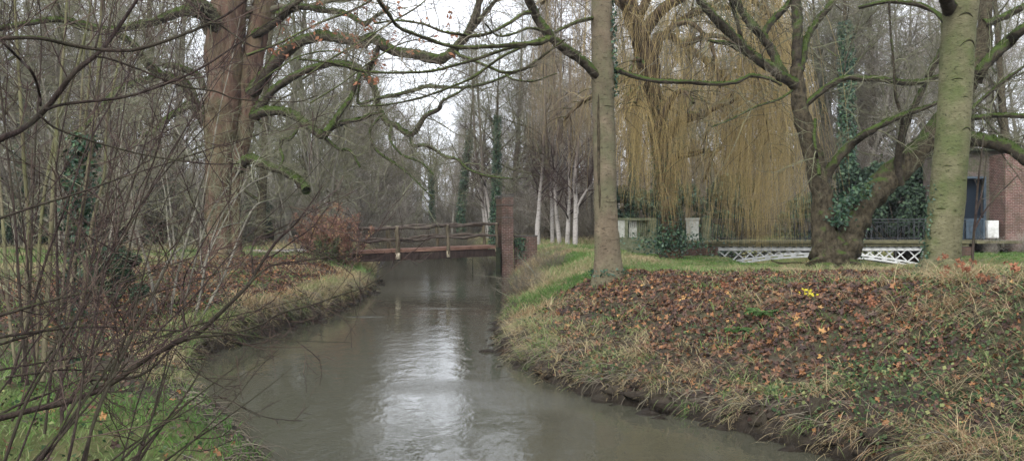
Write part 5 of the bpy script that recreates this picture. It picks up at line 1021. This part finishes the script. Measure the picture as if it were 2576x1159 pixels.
# fallen leaves
x, y = area_scatter(230000, 7, 34); h, d, lf = ground(x, y, True)
cl = fbm(x * .9, y * .9, 21.)
pr = np.where(lf, sst(.5, 1.2, d) * sst(8.0, 5.5, d) * sst(14.5, 17, y) * sst(36, 30, y) * (.25 + .9 * sst(.35, .6, cl)) + .04 * (y < 15), (.18 * sst(.2, .6, d) + .82 * sst(.9, 2.4, d + 1.2 * (fbm(x * 1.3, y * 1.3, 23.) - .5))) * sst(22.3, 20.5, y + .35 * (x - 3)*.3) * (.30 + .8 * sst(.35, .6, cl)) * (1 - .55 * sst(5.0, 6.5, x) * sst(14, 11, y)))
k = (d > .25) & (rng.random(len(x)) < pr) & (h > .12); x, y, h = x[k], y[k], h[k]; print('leaves', len(x))
C = np.stack([x, y, h + .012 + .035 * rng.random(len(x))], 1); mb = MB(); lobed_leaves(mb, C, .088, gnorm(x, y), .65); tag(mb.build('fallen_leaves', M['fallen'], smooth=False), 'brown and russet fallen leaves littering both river banks', 'leaves', kind='stuff')
x, y = area_scatter(110000, 7, 30); h, d, lf = ground(x, y, True); cl = fbm(x * 2, y * 2, 61.)
k = (d > .08) & (h > .06) & (rng.random(len(x)) < np.where(lf, (y > 14) * sst(8.5, 6, d), sst(22.5, 20.5, y)) * (.25 + .75 * sst(.35, .6, cl))); x, y, h = x[k], y[k], h[k]
C = np.stack([x, y, h + .006 + .02 * rng.random(len(x))], 1); mb = MB(); leaf_quads(mb, C, .06, up=gnorm(x, y) * 1.4, R=rng.random(len(x)) ** 1.4); tag(mb.build('leaf_litter', M['fallen'], smooth=False), 'fine broken brown leaf litter matted over the muddy banks', 'leaf litter', kind='stuff')
# lumps of mud and hanging roots along the waterline
mb = MB(); th_ = np.linspace(0, math.pi, 6); ph_ = np.arange(8) * math.pi / 4
for E, sg in ((LE, -1), (RE, 1)):
    nq = 380 if sg > 0 else 240; yy = (8 if sg > 0 else 15.5) + 25 * rng.random(nq); xx = np.interp(yy, E[:, 0], E[:, 1]) + sg * rng.normal(.12, .2, nq); hh_ = ground(xx, yy); kk = (hh_ > -.45) & (hh_ < .5)
    for a, b_, c in zip(xx[kk], yy[kk], hh_[kk]):
        rr = .04 + .10 * rng.random() ** 2; w = rr * (1 + .45 * rng.normal(size=(6, 8)) * .6); w[0] = w[0, 0]; w[-1] = w[-1, 0]
        V = np.stack([a + w * 1.3 * np.sin(th_)[:, None] * np.cos(ph_), b_ + w * np.sin(th_)[:, None] * np.sin(ph_), max(c, -.03) + w * .7 * np.cos(th_)[:, None] * np.ones(8)], -1)
        ix = np.arange(48).reshape(6, 8); mb.add(V.reshape(-1, 3), Q=np.stack([ix[:-1], ix[1:], np.roll(ix[1:], -1, 1), np.roll(ix[:-1], -1, 1)], -1).reshape(-1, 4), R=0.0)
tag(mb.build('mud_clods', M['ground']), 'wet lumps of dark mud fallen along the foot of the banks', 'mud', kind='stuff')
mb = MB()
for E, sg in ((LE, -1), (RE, 1)):
    n = 1100; yy = 8 + 30 * rng.random(n); xx = np.interp(yy, E[:, 0], E[:, 1]) + sg * (.12 + .5 * rng.random(n)); z = ground(xx, yy); kk = z > .08; n = kk.sum()
    P, R = grow(np.stack([xx, yy, z + .02], 1)[kk], np.stack([-sg * (.5 + rng.random(n)), rng.normal(0, .8, n), .3 + 0 * z[kk]], 1), .2 + .5 * rng.random(n), .003 + .006 * rng.random(n), .0015, 8, .25, (0, 0, -.28)); mb.tubes(P, R, 4)
tag(mb.build('bank_roots', M['twig']), 'thin roots and dead stems hanging over the eroded bank edges', 'roots', kind='stuff')
# ground ivy on the right bank
x, y = area_scatter(90000, 7, 22); h, d, lf = ground(x, y, True); cl = fbm(x * 1.1, y * 1.1, 31.)
pr = np.where(lf, .10 * sst(.4, 1, d) + .3 * sst(.2, .6, d) * sst(1.3, .7, d) * (y > 15), sst(.50, .68, cl) * sst(.15, .8, d) * .5 * sst(20, 15, y) + .8 * sst(2.2, 1.2, np.hypot((x - 5.2) / 1.3, y - 9.9)) + .5 * sst(1.0, .3, np.hypot(x - 1.15, y - 13.2)))
k = (d > .1) & (rng.random(len(x)) < pr); x, y, h = x[k], y[k], h[k]
C = np.stack([x, y, h + .03 + .10 * rng.random(len(x))], 1); mb = MB(); leaf_quads(mb, C, .042, up=gnorm(x, y) * 1.0, aspect=1.2); print('givy', len(x)); tag(mb.build('ground_ivy', M['ground_ivy']), 'creeping green and yellowish ground ivy leaves on the banks', 'ground cover', kind='stuff')
# grass
x, y = area_scatter(420000, 6.5, 44); h, d, lf = ground(x, y, True); dry = fbm(x * .5, y * .5, 41.); pt = fbm(x * 1.8, y * 1.8, 43.)
lawnL = np.maximum(sst(12.8, 11, y) * sst(.12, .5, d), sst(5.3, 7.0, d)); lawnR = sst(20.3, 21.8, y)
pr = np.where(lf, np.maximum(lawnL, .30 * sst(.45, .6, pt) + .55 * sst(1.1, .4, d)), np.maximum(lawnR, .28 * sst(.5, .62, pt) + .55 * sst(1.2, .3, d) * sst(14.5, 16.5, y) + .06))
k = (d > .06) & (rng.random(len(x)) < pr) & (h > .08); x, y, h, dry, d, lf, pt = (q[k] for q in (x, y, h, dry, d, lf, pt)); n = len(x); print('grass', n)
near = sst(30, 10, y)
H = (.06 + .09 * rng.random(n)) * (1 + .9 * sst(.5, .7, pt)); H = np.where((d < 1.3) & (y > 14), H * 1.9, H)
H = np.where((~lf) & (y > 20.5), H * np.where((y > 23.5) & (x > 5), .55, 1.2), H)
lean = rng.normal(0, .35, (n, 2)); wd_ = .005 + .00035 * y + .003 * rng.random(n)
R = np.clip(.15 + .35 * rng.random(n) + (dry - .42) * 1.6 + .25 * (d < 1.2) * (y > 14) - .05 * (lf & (y > 24)), 0, 1)
R = np.where(lf & (y < 14), np.clip(R * .75 - .12, 0, 1), R)
mb = MB(); blades(mb, np.stack([x, y, h - .01], 1), H, lean, wd_, R); tag(mb.build('grass', M['grass']), 'short green and straw coloured grass on the lawns and banks', 'grass', kind='stuff')
# farther meadow grass, coarser
x, y = area_scatter(120000, 42, 95); h, d, lf = ground(x, y, True); k = (d > .1) & (h > .1); x, y, h = x[k], y[k], h[k]; n = len(x); pt = fbm(x * .3, y * .3, 45.)
mb = MB(); blades(mb, np.stack([x, y, h - .02], 1), (.12 + .2 * rng.random(n)) * (1 + 1.2 * sst(.5, .65, pt)), rng.normal(0, .3, (n, 2)), .025 + .02 * rng.random(n), np.clip(.35 * rng.random(n) + pt * .8, 0, 1), n=3); tag(mb.build('meadow_grass', M['grass']), 'rough pale meadow grass beyond the bridges', 'grass', kind='stuff')
# long straw tufts hanging over the banks
cx, cy = area_scatter(24000, 7, 34); h, d, lf = ground(cx, cy, True); cl = fbm(cx * .7, cy * .7, 51.)
rt = (~lf) & (cx > 3.6) & (cy < 15.5)
pr = np.where(lf, sst(1.2, .5, d) * (cy > 13) * .9 + .12 * (d > 5), sst(2.2, .5, d) * .75 + sst(.5, .62, cl) * .12 * (cy < 20) + .75 * rt * sst(.41, .50, cx / np.maximum(cy, 1))) * (1 - .8 * sst(1.9, 1.1, np.hypot((cx - 5.2) / 1.3, cy - 9.9)))
k = (d > .05) & (rng.random(len(cx)) < pr); cx, cy, h, d, rt = (q[k] for q in (cx, cy, h, d, rt)); nb = 20; n = len(cx) * nb; print('tufts', len(cx))
bx = np.repeat(cx, nb) + rng.normal(0, .07, n); by = np.repeat(cy, nb) + rng.normal(0, .07, n); g = gnorm(cx, cy, .3); dn = np.repeat(g[:, :2], nb, 0)
hh = np.repeat(np.where(rt, .46, .26) * (.6 + .8 * rng.random(len(cx))), nb) * (.5 + .8 * rng.random(n)); tR = np.repeat(np.clip(.62 + .22 * rng.normal(size=len(cx)) + .16 * rt, .1, 1), nb) + rng.normal(0, .10, n)
mb = MB(); blades(mb, np.stack([bx, by, ground(bx, by) - .01], 1), hh, dn * 1.3 + rng.normal(0, .42, (n, 2)), .0045 + .0002 * by + .002 * rng.random(n), np.clip(tR, 0, 1), n=6, droop=1.3); tag(mb.build('straw_tufts', M['grass']), 'long withered grass tufts drooping over the banks', 'grass', kind='stuff')
# twigs and dead stalks littering the banks
x, y = area_scatter(1500, 7, 26); h, d, lf = ground(x, y, True); k = d > .2; x, y, h = x[k], y[k], h[k]; n = len(x)
P, R = grow(np.stack([x, y, h + .01], 1), np.stack([rng.normal(size=n), rng.normal(size=n), .12 + .3 * rng.random(n)], 1), .2 + .4 * rng.random(n), .002 + .003 * rng.random(n), .001, 5, .12); mb = MB(); mb.tubes(P, R, 4); tag(mb.build('dead_stalks', M['twig_lichen']), 'small dead stalks and twigs scattered on the banks', 'twigs', kind='stuff')

# ------------------------------------------------------------------ small things
def gpos(u, v, Yg=None):
    """ground point seen at picture position u, v"""
    Y = np.linspace(6, 60, 3000); x = (u - CX) * Y / F; z = CAMZ - (v - HZ) * Y / F; i = np.argmax(z < ground(x, Y)); return np.array([x[i], Y[i], float(ground(x[i], Y[i]))])
def fern(u, v, label, n, s):
    p = gpos(u, v); b = thing('fern', p, label, 'fern')
    for i in range(n):
        a = i / n * 6.28 + rng.random() * .5; t = np.linspace(0, 1, 12); L = s * (.7 + .5 * rng.random()); r = L * t; z = L * (.95 * t - .75 * t * t)
        P = p + np.stack([r * np.cos(a) * .8, r * np.sin(a) * .8, z], 1); mb = MB(); mb.tube(P, .004 * (1 - t * .7), 4)
        sd = np.array([-math.sin(a), math.cos(a), 0])
        for j in range(1, 12):
            w = L * .24 * math.sin(math.pi * (.1 + .9 * (1 - t[j]))) ** .8 + .01; fwd = (P[j] - P[j - 1]); fwd = fwd / np.linalg.norm(fwd)
            for sg in (-1, 1):
                q0 = P[j]; q1 = P[j] + sd * sg * w * .5 + fwd * .022 + [0, 0, .005]; q2 = P[j] + sd * sg * w + fwd * .02 - [0, 0, .02]; q3 = P[j] + sd * sg * w * .5 - fwd * .012
                mb.add([q0, q1, q2, q3], Q=[[0, 1, 2, 3]], R=rng.random())
        mb.build('frond', M['fern'], b)
fern(1918, 800, 'bright green fern growing among the leaves in the middle of the right bank', 8, .42)
fern(1850, 838, 'small green fern lower left of the bright fern on the right bank', 6, .26)
p = gpos(2035, 752); yf = thing('yellow_plant', p, 'small plant with vivid yellow leaves right of the bright fern', 'plant'); mb = MB(); C = p + rng.normal(0, 1, (26, 3)) * [.06, .05, .03] + [0, 0, .09]; leaf_quads(mb, C, .055, up=np.array([0, -1, .6])); mb.build('leaves', M['yellow_leaf'], yf); mb = MB(); P, R = grow(np.tile(p, (5, 1)), np.array([[.5, 0, 1], [-.5, 0, 1], [0, .4, 1], [0, -.4, 1], [.1, 0, 1]]), np.full(5, .12), np.full(5, .003), .002, 4, .1); mb.tubes(P, R, 4); mb.build('stem', M['twig_green'], yf)
def standing_leaf(u, v, s, Y=None):
    p = gpos(u, v) if Y is None else W(u, v, Y); return p
# upright orange leaves on stalks near the right edge
st_pts = [(2478, 690, 12.), (2400, 672, 13), (2520, 700, 10.), (2548, 668, 8.5), (2440, 662, 14), (2505, 680, 9.5), (2562, 700, 7.8), (2380, 690, 13), (2350, 650, 15), (1825, 722, 14), (2208, 770, 11.5), (2222, 800, 11)]
oproto = None
for i, (u, v, Y) in enumerate(st_pts):
    x = (u - CX) * Y / F; g = float(ground(x, Y)); p = np.array([x, Y, g]); z = max(CAMZ - (v - HZ) * Y / F, g + .05) - g
    lab = ('dead orange leaves caught upright on a stalk ' + ('near the right edge of the bank' if u > 2300 else ('on the bank right of the fern' if u > 2100 else 'above the leaves left of the fern'))); grp = 'orange leaves on stalks ' + ('near the right edge' if u > 2300 else ('right of the fern' if u > 2100 else 'left of the fern'))
    b = thing('leafy_stalk', p, lab, 'stalk', grp if u > 2100 else None); mb = MB(); P, R = grow(p[None], np.array([[rng.normal(0, .2), rng.normal(0, .2), 1.]]), np.array([z + .05]), np.array([.003]), .002, 6, .08); mb.tubes(P, R, 4); mb.build('stem', M['twig_red'], b)
    mb = MB(); n = 4 + int(rng.random() * 4); C = P[0, -1] + rng.normal(0, 1, (n, 3)) * [.035, .03, .035]; lobed_leaves(mb, C, .075, np.array([[0, -1., .2]]), .8, curl=.6); mb.build('leaf', M['orange_leaf'], b, smooth=False)
# fallen branch before the white bridge
p = gpos(2010, 664); fbm_ = None
mb = MB(); q = smooth_path([p + [-.9, .1, .12], p + [-.6, 0, .03], p + [-.2, .05, .05], p + [.3, 0, .04], p + [.8, .1, .03]], 4); mb.tube(q, np.linspace(.035, .012, len(q)), 7, .2, cap=True); tag(mb.build('fallen_branch', M['rough_bark'], origin=p), 'dark fallen branch lying on the grass left of the forked tree', 'branch')
# stick in the water
mb = MB(); p = np.array([(1188 - CX) * 50 / F, 50, -.3]); q = smooth_path([p, p + [.02, 0, .5], p + [.0, 0, .9], p + [.05, 0, 1.05]], 3); mb.tube(q, np.linspace(.03, .012, len(q)), 6, .2, cap=True); q2 = np.array([p + [.0, 0, .75], p + [-.12, 0, .8], p + [-.2, 0, .78]]); mb.tube(q2, [.02, .015, .008], 5); tag(mb.build('stick', M['black_timber'], origin=p), 'dark stick poking out of the river just beyond the footbridge', 'stick')
# thin pale branches leaning out of the bank at the pillar
near_shrub('thin pale leafless branches leaning from the right bank over the water before the brick pillar', [[(1372, 800, 1.6), (1365, 740, 1.4), (1345, 690, 1.3), (1325, 665, 1), (1300, 640, .7)], [(1380, 780, 1.4), (1340, 760, 1.3), (1300, 752, 1.1), (1260, 735, .9), (1235, 720, .6)], [(1360, 790, 1.3), (1372, 720, 1.2), (1345, 700, 1), (1280, 700, .8), (1200, 692, .5)]], 27, 29, M['grey_bark'], M['twig'], tw=(4, 3, 0), L=(.7, .4, .2), r=(.008, .006, .004))
# brambly low growth on the right bank slope by the bridge
for u, v, s, lab in ((1320, 740, .42, 'brambly low bush on the right bank between the pillar and the smooth trunk'), (1390, 680, .40, 'brambly low bush in front of the low brick wall'), (1345, 705, .36, 'small brambly bush at the water edge below the brick wall')):
    p = gpos(u, v); dup(bp2, tuple(p - [0, 0, .1]), random.random() * 6, s, label=lab)

# ------------------------------------------------------------------ haze
mb = MB(); mb.box((0, 180, 14), (620, 560, 32)); hz = mb.build('haze', M['iron'], smooth=False)
m = bpy.data.materials.new('haze'); m.use_nodes = True; t = m.node_tree; t.nodes.clear(); o_ = t.nodes.new('ShaderNodeOutputMaterial'); pv = t.nodes.new('ShaderNodeVolumePrincipled'); pv.inputs['Color'].default_value = (.93, .95, 1, 1); pv.inputs['Density'].default_value = .0003; pv.inputs['Anisotropy'].default_value = .2; t.links.new(pv.outputs[0], o_.inputs['Volume'])
hz.data.materials.clear(); hz.data.materials.append(m); hz['kind'] = 'stuff'; hz['label'] = 'thin damp winter haze in the wood'; hz['category'] = 'haze'
for o in bpy.data.objects:
    if '_o' in o.keys(): del o['_o']

for o in bpy.data.objects:
    if 'label' in o.keys() and not o.parent and not 4 <= len(o['label'].split()) <= 16: print('LABEL', len(o['label'].split()), o.name, o['label'])
